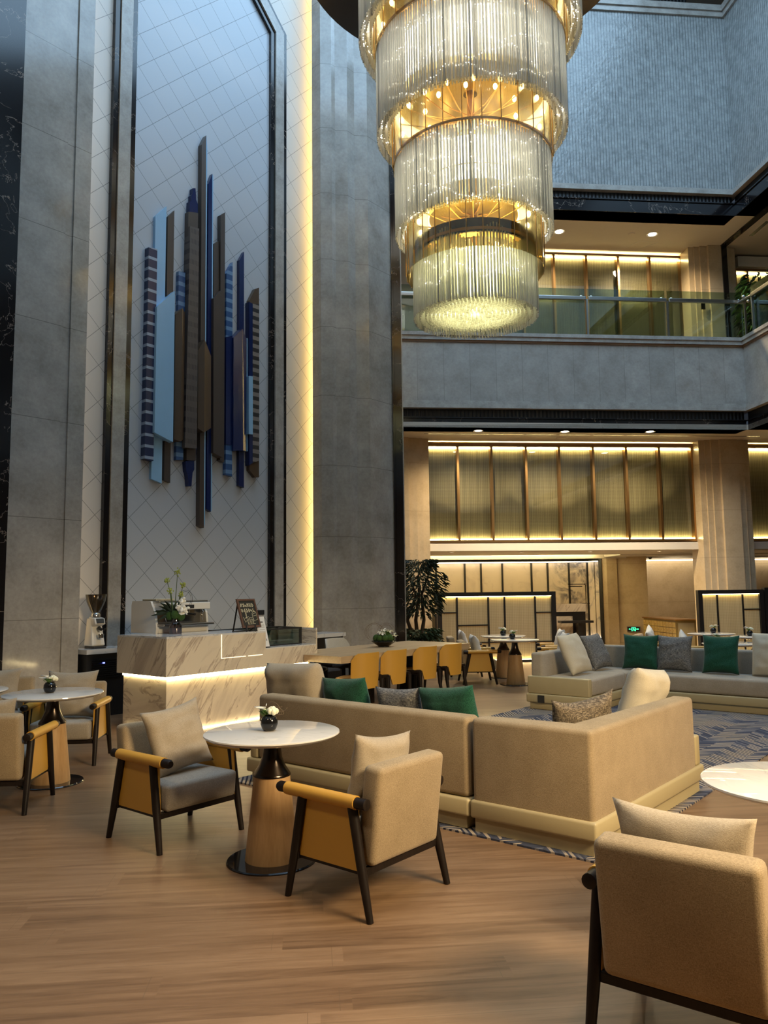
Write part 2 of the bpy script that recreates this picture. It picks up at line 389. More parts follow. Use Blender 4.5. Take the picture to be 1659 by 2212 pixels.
dc = t.ramp(pick, [(.45, (.04, .046, .07)), (.55, (.10, .108, .14)), (.62, (.25, .23, .22)), (.8, (.34, .285, .225))])
t.pri(t.mix(dash, t.ramp(big, [(.4, (.050, .058, .095)), (.6, (.022, .025, .042))]), dc), .98, 0, t.bump(t.noise(160, detail=1), .3), Specular_IOR_Level=.1); M['rug'] = t.m
# ink-wash mural
t = NT('ink_wash_mural'); o = t.xyz()
dd = t.math('SUBTRACT', o['X'], 7.85); d2 = t.math('MULTIPLY', dd, dd)
near = t.ramp(t.math('ADD', d2, t.math('MULTIPLY', t.noise(1.8, detail=5), 1.2)), [(.45, (1, 1, 1)), (2.2, (0, 0, 0))]) 
ink = t.noise(1.5, t.mapping((1, 1, .9), (0, .7, 0)), 7, .65, 2.2)
near = t.ramp(t.math('ADD', t.math('MULTIPLY', d2, .5), t.math('MULTIPLY', t.noise(1.8, detail=5), .6)), [(.30, (1, 1, 1)), (.62, (0, 0, 0))])
c = t.mix(t.math('MULTIPLY', t.ramp(ink, [(.38, (0, 0, 0)), (.56, (1, 1, 1))]), near), (.56, .47, .38), (.045, .05, .085))
c = t.mix(t.math('MULTIPLY', t.ramp(t.noise(2.4, detail=6, dist=1.5), [(.52, (0, 0, 0)), (.7, (1, 1, 1))]), .45), c, (.38, .30, .26))
t.pri(c, .5); M['mural'] = t.m
# crystal rods of the chandelier: clear glass that passes, scatters and reflects the lamps inside, darker towards each rod's rim
def crystal(name, tint, dark):
    t = NT(name); a = t.n('ShaderNodeBsdfTransparent'); t.i(a, 0, (*[x*dark for x in tint], 1)); g = t.n('ShaderNodeBsdfGlossy'); t.i(g, 'Roughness', .15); tr = t.n('ShaderNodeBsdfTranslucent'); t.i(tr, 0, (*tint, 1)); df = t.n('ShaderNodeBsdfDiffuse'); t.i(df, 0, (*[x*.9 for x in tint], 1))
    def mx(f, p, q):
        x = t.n('ShaderNodeMixShader'); t.i(x, 0, f); t.t.links.new(p.outputs[0], x.inputs[1]); t.t.links.new(q.outputs[0], x.inputs[2]); return x
    lw = t.n('ShaderNodeLayerWeight'); t.i(lw, 0, .5)
    m1 = mx(.4, tr, df); m2 = mx(.25, m1, g)
    rim = t.math('ADD', t.math('MULTIPLY', t.math('POWER', lw.outputs['Facing'], 1.5), .55), .30)
    m3 = mx(rim, m2, a); t.t.links.new(m3.outputs[0], t.out.inputs[0]); return t.m
M['crystal'] = crystal('crystal_glass', (.97, .96, .91), .8)
M['crystal_dark'] = crystal('crystal_refraction_dark', (.72, .71, .66), .6)  # darker copy of the crystal, stands in for dark refraction streaks
M['sparkle'] = emit('sparkle_bead', (1, .93, .78), 9)
t = NT('ink_wash_mural_wing')
ink = t.noise(1.6, t.mapping((2.6, 1, .8)), 7, .62, 1.4)
c = t.mix(t.ramp(ink, [(.48, (0, 0, 0)), (.66, (1, 1, 1))]), (.60, .51, .42), (.11, .115, .16))
t.pri(c, .5); M['mural_wing'] = t.m
# ================================================================ the setting
def sB(name, bld, mat, parent=None, smooth=None): return S(bld.build(name, mat, parent, rz=0 if parent else YB, smooth=smooth))
def sD(name, bld, mat, parent=None, smooth=None): return S(bld.build(name, mat, parent, rz=0 if parent else YD, smooth=smooth))
ZT = 17.6
# floor: oak planks, and polished stone towards reception
f = MB(); f.face([B(-9, -7), B(17, -7), B(17, 17.6), B(-9, 17.6)]); S(f.build('floor', M['floor'], recalc=False))
f = MB(); f.face([(-2, 17.6, 0), (17, 17.6, 0), (17, 26, 0), (-2, 26, 0)]); sB('floor_reception', f, M['floor_stone'])
# art wall (chamfered corner of the hall), tiled
VW = 10.0
p0 = dD(177, 1100, 9.6)[0]                    # right edge of the left pillar
q0 = dD(695.6, 1150, 9.6)[0]                  # left edge of the right pillar
f = MB(); f.face([(p0-.6, VW, 0), (q0+.6, VW, 0), (q0+.6, VW, ZT), (p0-.6, VW, ZT)]); sD('wall_art', f, M['tile_side'])
UL, UR, ZC, CH = 6.235, 8.975, 11.78, 1.2
def off(d):
    k = d*.4142
    return [(UL-d, 0), (UL-d, ZC+k), (UL+CH-k, ZC+CH+d), (UR-CH+k, ZC+CH+d), (UR+d, ZC+k), (UR+d, 0)]
f = MB(); f.face([(a, VW-.012, z) for a, z in off(0)]); sD('wall_art_panel', f, M['tile_panel'])
def ring(d0, d1, y0, y1):
    m = MB(); a, b = off(d0), off(d1)
    for i in range(5):
        q = [a[i], a[i+1], b[i+1], b[i]]
        m.slab([(u, y0, z) for u, z in q], [(u, y1, z) for u, z in q])
    return m
sD('trim_1', ring(0, .095, VW-.07, VW), M['dark_marble'])
sD('trim_2', ring(.095, .29, VW-.10, VW), M['stone_trim'])
sD('trim_3', ring(.29, .375, VW-.075, VW), M['dark_marble'])
# pillars either side of the art wall
g0, g1 = dD(123, 1100, 9.6)[0], dD(141, 1100, 9.6)[0]; l0 = dD(4, 1100, 9.6)[0]
m = MB(); m.prism([(l0, 9.6), (g0, 9.6), (g0, 9.625), (g1, 9.625), (g1, 9.6), (p0, 9.6), (p0, 9.8), (l0, 9.8)], 0, ZT)
sD('pillar_left', m, M['stone_pil'])
m = MB()
for k in range(4): m.box(l0-.5, l0-.16*k-.02, 9.50-.035*(3-k)+.0, 9.8, 0, ZT) if k == 0 else m.box(l0-.16*k-.02-.05, l0-.16*k+.02, 9.47, 9.8, 0, ZT)
sD('trim_4', m, M['dark_marble'])
def hitcol(P, d, x, y=1150):
    r = ray(x, y); a, b = d.x, -r.x; c, e = d.y, -r.y
    det = a*e-b*c; s = (-P.x*e + b*P.y)/det
    return P + d*s
P = D(q0, 9.6); chain = [P]
for d, x in ((BX, 721), (DX, 729), (BX, 757), (DX, 773), (BX, 802), (DX, 852)):
    P = hitcol(P, d, x); P = V((P.x, P.y, 0)); chain.append(P)
PE = hitcol(P, BX, 872); PE = V((PE.x, PE.y, 0))
back = [chain[-1] + BN*.5, chain[0] + DN*.22]
m = MB(); m.prism([toB(p)[:2] for p in chain + back], 0, ZT); sB('pillar_right', m, M['stone_pil'])
m = MB(); a, b = toB(chain[-1]), toB(PE)
m.box(a[0], b[0], a[1]-.04, a[1]+.35, 0, ZT); m.box(a[0]+.04, a[0]+.07, a[1]-.06, a[1], 0, ZT); sB('trim_5', m, M['dark_marble'])
m = MB(); m.box(b[0]-.02, b[0]+.02, a[1]-.03, a[1]+.35, 0, ZT); sB('trim_6', m, M['stone_trim'])
m = MB(); m.box(b[0]-.75, b[0]-.3, a[1]+.35, 16.9, 0, ZT); sB('wall_chamfer_return', m, M['stone'])
EB = b
# hidden light slots that wash the tiles beside the pillars
def glow(name, bld, mat, rz): return S(bld.build(name, mat, rz=rz))
m = MB(); m.box(q0+.275, q0+.295, 9.86, 9.88, 0.9, ZT); glow('trim_7', m, emit('slot_light', (1, .70, .24), 26), YD)
m = MB(); m.box(p0-.10, p0-.07, 9.85, 9.87, 0.9, ZT); glow('trim_8', m, emit('slot_light_soft', (1, .72, .36), 4), YD)
# left side wall runs back towards the viewer
wl = toB(D(l0-.45, 9.6))
m = MB(); m.box(wl[0]-.3, wl[0], -7, wl[1]+.2, 0, ZT); sB('wall_left', m, M['stone_pil'])
# ---- galleries: one profile along the back, one along the right
BYP, BXR, X0 = 16.8, 10.1, EB[0]-.5
def band(name, z0, z1, dep, mb, ms=None, back=.5):
    m = MB(); m.box(X0, BXR+dep, BYP-dep, BYP+back, z0, z1)
    o = sB(name, m, mb)
    m = MB(); m.box(BXR-dep, BXR+back, 2.8, BYP-dep, z0, z1); sB(name+'_side' if name.startswith('wall') else 'trim_%d' % (int(name.split('_')[1])+50), m, ms or mb)
band('trim_11', 5.20, 5.41, -.02, M['dark_marble'])
band('trim_12', 5.405, 5.425, .02, M['dark_marble'])
band('trim_13', 5.42, 5.63, -.05, M['dark_grille'])
band('trim_14', 5.62, 5.70, .09, M['stone_trim']); band('trim_15', 5.70, 5.76, .06, M['stone_trim']); band('trim_16', 5.76, 5.80, .035, M['stone_trim'])
band('wall_parapet', 5.80, 7.15, 0, M['stone_par'], M['stone_par'])
band('trim_17', 7.15, 7.19, .03, M['woodtrim']); band('trim_18', 7.19, 7.28, .06, M['stone_trim']); band('trim_19', 7.28, 7.36, .09, M['stone_trim'], back=.3)
band('trim_20', 10.37, 10.655, 0, M['dark_marble']); band('trim_21', 10.65, 10.675, .03, M['dark_marble'])
band('trim_22', 10.67, 10.86, -.04, M['dark_grille'])
band('trim_23', 10.85, 10.93, .09, M['stone_trim']); band('trim_24', 10.93, 11.0, .05, M['stone_trim'])
band('wall_upper', 11.0, 15.42, 0, M['stone_up'], M['stone_side'])
band('trim_25', 15.42, 15.55, .05, M['stone_trim']); band('trim_26', 15.55, 15.70, .09, M['stone_trim'], back=.2)
band('wall_top_recess', 15.7, ZT, -.6, M['dark_grille'], back=.9)
# ceilings of the galleries, and the roof with its skylight
def ceil(name, x0, x1, y0, y1, z, t=.12, mat='ceil'):
    m = MB(); m.box(x0, x1, y0, y1, z, z+t); return sB(name, m, M[mat])
ceil('ceiling_gallery', X0-.6, 14.5, BYP+.02, 18.75, 5.2); ceil('ceiling_gallery_side', BXR+.02, 17, -7, BYP+.02, 5.2)
ceil('ceiling_upper_gallery', X0-.6, 14.5, BYP+.02, 19.2, 10.37); ceil('ceiling_upper_side', BXR+.02, 17, -7, BYP+.02, 10.37)
ceil('ceiling_lounge', -9, BXR, -7, 2.4, 5.2)
m = MB(); m.box(-9, BXR+1, 2.4, 2.7, 5.05, 7.3); sB('wall_lounge_parapet', m, M['stone_par'])
m = MB(); m.box(-9, 14, -7, 2.7, 7.3, ZT) ; sB('wall_behind', m, M['stone'])
m = MB(); m.box(-9, 17, -7.3, -7, 0, 5.2); sB('wall_front', m, M['stone_warm'])
m = MB(); m.box(17, 17.3, -7, 26, 0, ZT); sB('wall_far_right', m, M['stone_warm'])
m = MB(); m.box(-9, 17, -7, 26, ZT, ZT+.2); sB('ceiling_roof', m, M['ceil'])
m = MB(); m.box(-1.5, 9.0, 3.2, 14.5, ZT-.06, ZT-.02); sB('window_1', m, emit('skylight_sky', (.46, .71, .98), 4.6))
# black stripe on the upper ceiling
us = toB(fl(1552, 538, 10.37)); ust = us[0]
m = MB(); m.box(ust-.07, ust+.10, 2, us[1]+.5, 10.34, 10.375); sB('trim_31', m, M['dark_marble'])
# ---- lower back wall: lit woven glass bays
BW = 18.48
w = sB('wall_back', MB().box(X0, 14.5, BW+.16, BW+.34, 2.66, 5.2), M['white'])
mx_ = [dB(x, 970, BW)[0] for x in (921, 987.6, 1060.3, 1134.5, 1206, 1279, 1350.3, 1421.5, 1491.9)]
m2x = [10.85, 11.75, 12.55, 13.35, 14.2]
def bays(parent, xs, yw, z0, z1, led_bot=True, first=True):
    for i in range(len(xs)-1):
        a, b = xs[i]+.03, xs[i+1]-.03
        sB('panel', MB().box(a, b, yw+.10, yw+.14, z0, z1), M['mesh'], parent)
        sB('pane', MB().box(a, b, yw+.015, yw+.02, z0, z1), M['glass_pane'], parent)
        sB('led_strip', MB().box(a, b, yw+.035, yw+.06, z1-.035, z1-.005), M['led'], parent)
        if led_bot: sB('led_strip', MB().box(a, b, yw+.035, yw+.06, z0+.005, z0+.03), M['led'], parent)
    for x in xs[(0 if first else 1):]:
        sB('mullion', MB().box(x-.028, x+.028, yw-.05, yw+.14, z0-.01, z1+.01), M['brass'], parent)
for xs in (mx_, m2x): bays(w, xs, BW, 2.79, 5.07)
for a, b in ((mx_[0], mx_[-1]), (m2x[0], 14.5)):
    sB('header', MB().box(a, b+.03, BW-.08, BW+.16, 5.07, 5.14).box(a, b+.03, BW-.08, BW-.065, 5.14, 5.172), M['woodtrim'], w)
    sB('led_strip', MB().box(a, b+.03, BW-.03, BW-.005, 5.142, 5.155), M['led'], w)
    sB('sill', MB().box(a, b+.03, BW-.06, BW+.16, 2.72, 2.78), M['brass'], w)
m = MB(); m.box(X0, 14.5, BW-.10, BW+.4, 2.52, 2.70); sB('trim_32', m, M['white'])
# upper gallery back wall
BU = 19.0
w = sB('wall_back_upper', MB().box(X0, 14.5, BU+.16, BU+.34, 6.2, 10.37), M['white'])
ux = [dB(x, 620, BU)[0] for x in (1130, 1197, 1267, 1336, 1404, 1472)]
st = ux[1]-ux[0]; ux = [ux[0]-st*k for k in (3, 2, 1)] + ux
bays(w, ux, BU, 6.3, 10.26, False)
u2 = [dB(1588, 620, BU)[0], dB(1614, 620, BU)[0], dB(1614, 620, BU)[0]+st, 14.2]; bays(w, u2, BU, 6.3, 9.95, False)
sB('header', MB().box(ux[0], ux[-1]+.03, BU-.06, BU+.16, 10.26, 10.285).box(ux[0], ux[-1]+.03, BU-.06, BU-.048, 10.285, 10.32), M['woodtrim'], w)
sB('led_strip', MB().box(ux[0], ux[-1]+.03, BU-.02, BU+.005, 10.287, 10.30), M['led'], w)
sB('header', MB().box(u2[0], 14.5, BU-.06, BU+.16, 9.95, 10.02), M['woodtrim'], w)
sB('header', MB().box(u2[0], 14.5, BU-.2, BU+.16, 10.02, 10.30), M['white'], w)
m = MB(); m.box(X0-.5, 14.5, BYP+.3, 19.4, 6.0, 6.2); sB('floor_gallery', m, M['floor_stone'])
m = MB(); m.box(BXR+.3, 17, 1.2, BYP+.3, 6.0, 6.2); sB('floor_gallery_side', m, M['floor_stone'])
# stepped columns
def column(name, cx, hw, yf, z0, z1, mat, flip=False):
    s = [(-1, .30), (-1, .17), (-.78, .17), (-.78, .13), (-.56, .13), (-.56, .08), (-.26, .08), (-.26, .0), (.45, .0), (.45, .05), (.72, .05), (.72, .12), (1, .12), (1, .30)]
    if flip: s = [(-a, b) for a, b in s[::-1]]
    m = MB(); m.prism([(cx+a*hw, yf+b*1.0) for a, b in s] + [(cx+hw, yf+.75), (cx-hw, yf+.75)], z0, z1); return sB(name, m, M[mat])
cl, cr = dB(1509, 955, 18.1)[0], dB(1614, 955, 18.1)[0]
column('pillar_back', (cl+cr)/2, (cr-cl)/2, 17.95, 0, 5.2, 'stone_warm')
column('pillar_back_left', 2.15, .68, 17.95, 0, 5.2, 'stone_warm', True)
a_, b_ = dB(1487, 545, 18.5)[0], dB(1585, 545, 18.5)[0]
column('pillar_gallery', (a_+b_)/2, (b_-a_)/2, 18.35, 6.2, 10.37, 'stone_warm')
m = MB(); m.box(ust-.06, ust+.07, 18.31, 18.40, 6.2, 10.37); sB('trim_33', m, M['dark_marble'])
# ---- reception area beyond the back wall
sB('ceiling_reception', MB().box(0, 15, BW+.3, 20.9, 2.52, 2.6), M['white'])
sB('ceiling_reception_back', MB().box(0, 15, 22.1, 25, 2.46, 2.6), M['white'])
sB('ceiling_cove', MB().box(0, 15, 20.9, 22.1, 2.74, 2.8), M['white'])
sB('ceiling_cove_end', MB().box(8.6, 15, 20.9, 22.1, 2.5, 2.74), M['white'])
for y in (20.96, 22.02): sB('trim_%d' % (41 if y < 21 else 42), MB().box(1.5, 8.3, y, y+.03, 2.66, 2.70), M['led'])
YM = 22.5
w = sB('wall_reception', MB().box(0, 8.3, YM+.1, YM+.3, 0, 2.6), M['black'])
dv = [2.6, 3.2] + [dB(x, 1240, YM)[0] for x in (942, 1004, 1039, 1085, 1148, 1183, 1229, 1269)]
for i in range(len(dv)-1):
    sB('mural_panel', MB().box(dv[i]+.02, dv[i+1]-.02, YM+.02, YM+.08, .17, 2.36), M['mural'], w)
    sB('divider', MB().box(dv[i+1]-.025, dv[i+1]+.025, YM-.02, YM+.06, .17, 2.36), M['black'], w)
sB('led_strip', MB().box(2.6, dv[-1], YM-.10, YM-.07, 2.365, 2.39), M['led_mid'], w)
sB('led_strip', MB().box(5.5, dv[-1], YM-.06, YM-.03, .15, .17), M['led_mid'], w)
sB('header', MB().box(2.6, dv[-1]+.02, YM-.14, YM+.1, 2.39, 2.43), M['black'], w)
# short angled wing of the mural wall
xe = dv[-1]; wing = S(MB().box(0, .46, .08, .2, 0, 2.5).build('wall_reception_wing', M['black'], loc=B(xe, YM, 0), rz=YB-R(42)))
for a, b in ((.02, .205), (.23, .36)): S(MB().box(a, b, .0, .07, .17, 2.36).build('mural_panel', M['mural_wing'], wing))
S(MB().box(.0, .36, -.09, -.06, 2.37, 2.39).build('led_strip', M['led_mid'], wing)); S(MB().box(.0, .36, -.05, -.02, .15, .17).build('led_strip', M['led_mid'], wing))
S(MB().box(.0, .37, -.12, .1, 2.39, 2.43).build('header', M['black'], wing)); S(MB().box(.365, .455, -.06, .1, 0, 2.48).build('edge_frame', M['black'], wing))
# beige stone walls to the right of reception
e1 = B(xe, YM) + Matrix.Rotation(YB-R(42), 3, 'Z') @ V((.46, 0, 0)); e1b = toB(e1)
s1 = MB(); pts = [(e1b[0], e1b[1]), (e1b[0]+.11, e1b[1]-.06), (e1b[0]+.42, e1b[1]-.06), (e1b[0]+.46, e1b[1]+.04), (e1b[0]+1.20, e1b[1]-.35), (e1b[0]+1.20, 23.6), (e1b[0]-.2, 23.6)]
s1.prism(pts, 0, 2.5); sB('wall_reception_side', s1, M['stone_warm'])
XS, YS = e1b[0]+.46, e1b[1]+.04
sB('wall_lift_lobby', MB().box(e1b[0]+.6, 15, 22.9, 23.1, 0, 2.75), M['stone_warm'])
sB('trim_43', MB().box(e1b[0]+1.1, 15, 22.7, 22.74, 2.40, 2.43), M['led_mid'])
# ---- lamps in the ceilings
def downlight(px, py, z, r, label, cat='ceiling light', power=0, group=None, spot=75):
    P = fl(px, py, z); o = T('ceiling_downlight', label, cat, P, 0, group)
    MB().lathe([(r*.82, -.004), (r, -.004), (r*1.12, -.012), (r*1.12, 0), (r*.82, 0)], 20, closed=True).build('trim_ring', M['whiteenamel'], o, smooth=40)
    MB().lathe([(0, -.006), (r*.82, -.006), (r*.82, -.003), (0, -.003)], 20).build('lens', M['lamp'], o)
    if power:
        ld = bpy.data.lights.new('downlight_beam', 'SPOT'); ld.energy = power; ld.color = (1, .78, .48); ld.spot_size = R(spot*2 if spot < 90 else 170); ld.spot_blend = 1.0; ld.shadow_soft_size = .08
        lo = bpy.data.objects.new('downlight_beam', ld); COL.objects.link(lo); lo.location = P - V((0, 0, .05)); 
    return o
downlight(1033, 930, 5.2, .10, 'first round downlight from the left in the gallery ceiling under the parapet', power=520)
downlight(1220, 932, 5.2, .10, 'middle round downlight in the gallery ceiling under the parapet', power=520)
downlight(1404, 932, 5.2, .10, 'round downlight under the parapet, nearest the warm stone column', power=520)
downlight(1208, 500, 10.37, .12, 'round downlight in the upper gallery ceiling beside the chandelier', power=620)
downlight(1409, 506, 10.37, .12, 'round downlight in the upper gallery ceiling beside the access hatch', power=620)
for k, (x, y, s) in enumerate(((976, 1192.5, 'above the potted fig tree'), (1127, 1191.5, 'above the middle of the mural wall'), (1275, 1191, 'above the reception desk'), (1424, 1190.5, 'beside the dome camera'))):
    downlight(x, y, 2.52, .045, 'small recessed spot light in the reception ceiling edge, '+s, power=40)
def ceil_disc(name, px, py, z, r, label, cat, mat):
    return tag(MB().lathe([(0, -.02), (r*.8, -.02), (r, 0), (0, 0)], 18).build(name, mat, loc=fl(px, py, z)), label, cat)
ceil_disc('ceiling_speaker', 1364, 505, 10.37, .09, 'flat grey round disc in the upper gallery ceiling', 'speaker', M['ceil'])
ceil_disc('ceiling_speaker', 1212, 946, 5.2, .13, 'flat grey round speaker behind the downlights in the lower gallery ceiling', 'speaker', M['ceil'])
# access hatch outlines and slot vents
def slot(name, pts, z, label, cat, mat, w=.025):
    q = [fl(x, y, z-.004) for x, y in pts]; m = MB()
    for a, b in zip(q[:-1], q[1:]): 
        d = (b-a).normalized(); s = V((-d.y, d.x, 0))*w
        m.slab([a-s, b-s, b+s, a+s], [p + V((0, 0, .006)) for p in (a-s, b-s, b+s, a+s)])
    return tag(m.build(name, mat), label, cat)
slot('access_hatch', [(1379, 540), (1422, 524), (1381, 521), (1348, 537)], 10.37, 'faint square access hatch in the upper gallery ceiling', 'hatch', M['white'], .012)
slot('air_vent', [(916, 937), (1640, 943)], 5.2, 'long thin slot vent along the lower gallery ceiling', 'vent', M['gunmetal'], .02)
slot('air_vent', [(1622, 510), (1659, 478)], 10.37, 'short slot vent in the upper ceiling right of the black stripe', 'vent', M['gunmetal'], .05)
# dome camera
cam = T('dome_camera', 'small black dome camera under the reception ceiling edge', 'security camera', fl(1404, 1200, 2.52))
MB().lathe([(0, 0), (.09, 0), (.09, -.04), (.07, -.05), (0, -.05)], 18).build('mount', M['whiteenamel'], cam, smooth=40)
MB().ball((0, 0, -.05), .06, 14, 8).build('dome', M['black'], cam, smooth=180)
# ---- glass balustrade of the gallery
bal = T('glass_balustrade', 'green tinted glass balustrade with steel handrail on the gallery parapet', 'balustrade', B(0, 16.78, 7.36), YB)
px_ = [1.9, 3.75] + [dB(x, 690, 16.78)[0] for x in (1098, 1269.5, 1443.3, 1611)]
for i, x in enumerate(px_):
    MB().box(x-.02, x+.02, -.01, .03, 0, .86).build('post', M['steel'], bal)
    for s in (-1, 1):
        MB().ball((x+s*.12, .05, .93), .04, 10, 6).build('clamp', M['steel'], bal, smooth=180)
    if i:
        a = px_[i-1]
        MB().box(a+.03, x-.03, .06, .072, 0, 1.13).build('glass_panel', M['glass_green'], bal)
        MB().box(a+.03, x-.03, -.04, .02, .83, .92, .012).build('handrail', M['steel'], bal)
xr = px_[-1]
MB().box(BXR+.06, BXR+.072, -9, -.3, 0, 1.13).build('glass_panel', M['glass_green'], bal)
for k in range(5):
    y0 = -.45-1.75*k
    MB().box(BXR-.02, BXR+.03, y0-.02, y0+.02, 0, .86).build('post', M['steel'], bal)
    MB().box(BXR-.04, BXR+.02, y0-1.72, y0, .83, .92, .012).build('handrail', M['steel'], bal)
MB().ball((BXR-.05, -.2, .93), .045, 10, 6).build('clamp', M['steel'], bal, smooth=180)
MB().tube([(xr, -.01, .87), (BXR-.04, -.06, .87), (BXR-.01, -.45, .87)], .035, 10).build('corner_rail', M['steel'], bal, smooth=60)
# call buttons / small plates on the gallery column
for x, y, lb, mt in ((1519, 660, 'small bronze plate on the gallery column, left of the black stripe', 'gunmetal'), (1571, 662, 'small bronze plate on the gallery column, right of the black stripe', 'gunmetal')):
    q = dB(x, y, 18.35); tag(MB().box(q[0]-.05, q[0]+.05, 18.40 if 'right' in lb else 18.34, 18.46 if 'right' in lb else 18.37, q[2]-.10, q[2]+.10).build('wall_plate', M[mt], rz=YB), lb, 'wall plate')
# ================================================================ furniture
# rug
m = MB(); m.box(4.385, 11.55, 2.02, 5.34, 0.0, .012); tag(m.build('area_rug', M['rug'], rz=YD), 'blue and white dash-patterned area rug under the two corner sofas', 'rug')
# ---- armchair ------------------------------------------------------------------
def make_armchair(label, loc, rz, group):
    t = T('armchair', label, 'armchair', loc, rz, group)
    m = MB(); m.hexa([(-.265, -.21, .235), (.265, -.21, .235), (.275, .285, .235), (-.275, .285, .235), (-.265, -.21, .40), (.265, -.21, .40), (.275, .30, .405), (-.275, .30, .405)], .028, 3)
    m.build('seat', M['greyfab'], t, smooth=50)
    m = MB(); m.hexa([(-.275, -.265, .235), (.275, -.265, .235), (.275, -.145, .235), (-.275, -.145, .235), (-.275, -.325, .715), (.275, -.325, .715), (.275, -.205, .725), (-.275, -.205, .725)], .03, 3)
    m.build('backrest', M['beige'], t, smooth=50)
    for s in (-1, 1):
        m = MB()
        m.tube([(s*.312, -.265, .545), (s*.312, -.262, .545), (s*.312, .355, .548), (s*.312, .37, .548)], [.020, .028, .028, .020], 14)
        a = m.build('armrest', M['darkwood'], t, smooth=50, label='dark wood arm bar')
        MB().tube([(s*.312, -.195, .545), (s*.312, .30, .547)], .034, 16).build('leather_wrap', M['yellow'], a, smooth=50)
        m = MB(); x = s*.296
        m.slab([(x-.006, -.232, .215), (x-.006, .245, .215), (x-.006, .225, .53), (x-.006, -.185, .53)], [(x+.006, -.232, .215), (x+.006, .245, .215), (x+.006, .225, .53), (x+.006, -.185, .53)])
        m.build('side_panel', M['yellow'], t)
        MB().tube([(s*.322, .285, 0), (s*.316, .235, .25), (s*.310, .185, .525)], [.018, .025, .028], 10).build('leg', M['darkwood'], t, smooth=60)
        MB().tube([(s*.322, -.285, 0), (s*.316, -.225, .25), (s*.310, -.165, .525)], [.018, .025, .028], 10).build('leg', M['darkwood'], t, smooth=60)
    m = MB(); m.box(-.315, .315, -.235, -.205, .195, .235, .006); m.box(-.315, .315, .215, .245, .195, .235, .006)
    m.box(-.30, -.27, -.22, .23, .20, .232); m.box(.27, .30, -.22, .23, .20, .232)
    m.build('seat_frame', M['darkwood'], t); return t
GA = 'armchairs around the round tables'
def face(a): return R(a)-pi/2
ch0 = make_armchair('beige armchair with mustard sides, facing right beside the nearest round table and marble counter', D(3.24, 4.50), YD+pi, GA)
chB = dup(ch0, 'beige armchair seen from behind, between the nearest vase table and the sofa corner', D(3.285, 2.845), YD, GA)
def chair(label, p, heading): return dup(ch0, label, p if isinstance(p, V) else V((p[0], p[1], 0)), R(heading)-pi/2, GA)
cC = (1.125, 2.93); chC = chair('beige armchair cut off by the lower right corner of the photo', cC, 53.4)
cD = (-2.98, 6.10); chD = chair('beige armchair seen from behind at the left edge, in front of the vase table', cD, 93.3)
cE = (-3.08, 7.70); chE = chair('beige armchair behind the left vase table, in front of the black fridge', cE, -85)
cF = (-4.02, 8.22); chF = chair('beige armchair at the far left edge, below the grey pillar', cF, -80)
cG = (1.575, 13.62); chG = chair('armchair at the end of the long oak table, mustard side to the viewer', cG, 2)
cH = (1.48, 14.80); chH = chair('armchair behind the one at the long table end, facing the pair of tables', cH, 0)
cI = (3.02, 13.45); chI = chair('armchair facing left towards the pair of tables, behind the cream cushion', cI, 181)
cJ = (3.20, 14.55); chJ = chair('armchair facing left close to the woven screen, behind the far sofa corner', cJ, 178)
cK = (5.00, 14.75); chK = chair('armchair in front of the drawer chest, facing the right-hand far tables', cK, -28)
cL = (5.10, 13.35); chL = chair('armchair in front of the drawer chest, nearer the grey sofa cushion', cL, -20)
cM_ = (7.05, 13.95); chM = chair('armchair at the right edge under the second woven screen', cM_, 200)
cN = (6.35, 12.35); chN = chair('armchair behind the far sofa, between the green and cream cushions', cN, 150)
# ---- cushions --------------------------------------------------------------------
def pillow(w, h, th, seed, ear=.05, n=20, piping=False, sag=0, boxy=False):
    m = MB(); rnd = random.Random(seed); o1, o2 = rnd.random()*50, rnd.random()*50
    def pt(s, t, side):
        x = w/2*s*(1-ear*(1-t*t)*(1 if abs(s) > .0 else 0)); z = h/2*t*(1-ear*(1-s*s))
        if sag: z -= sag*h*(1-s*s)*max(t, 0)**2
        e = (1-abs(s)**(6 if boxy else 3.2))*(1-abs(t)**(6 if boxy else 3.2))
        d = th/2*max(e, 0)**.55 + .007*noise.noise(V((s*2.6+o1, t*2.6+o2, side*3)))*(1 if e > .02 else 0) * 1.6
        d += .010*noise.noise(V((s*1.1+o2, t*4.5+o1, side*2)))*min(1, e*2)
        return (x, side*d, z)
    g = {}
    for i in range(n+1):
        for j in range(n+1):
            s, t = -1+2*i/n, -1+2*j/n; s = math.copysign(abs(s)**.8, s); t = math.copysign(abs(t)**.8, t)
            edge = i in (0, n) or j in (0, n)
            if edge: g[i, j, 1] = g[i, j, -1] = m.bm.verts.new(pt(s, t, 0))
            else:
                for k in (1, -1): g[i, j, k] = m.bm.verts.new(pt(s, t, k))
    for k in (1, -1):
        for i in range(n):
            for j in range(n):
                q = [g[i, j, k], g[i+1, j, k], g[i+1, j+1, k], g[i, j+1, k]]
                m.bm.faces.new(q if k < 0 else q[::-1])
    return m
def cushion(name, label, mat, w, h, th, loc, rz, lean=0, roll=0, seed=1, group=None, lift=None, **kw):
    o = pillow(w, h, th, seed, **kw).build(name, M[mat], smooth=180)
    o.location = V(loc) + V((0, 0, h/2 if lift is None else lift)); o.rotation_mode = 'XYZ'
    o.matrix_world = Matrix.Translation(o.location) @ Matrix.Rotation(rz, 4, 'Z') @ Matrix.Rotation(lean, 4, 'X') @ Matrix.Rotation(roll, 4, 'Y')
    return tag(o, label, 'cushion', group)
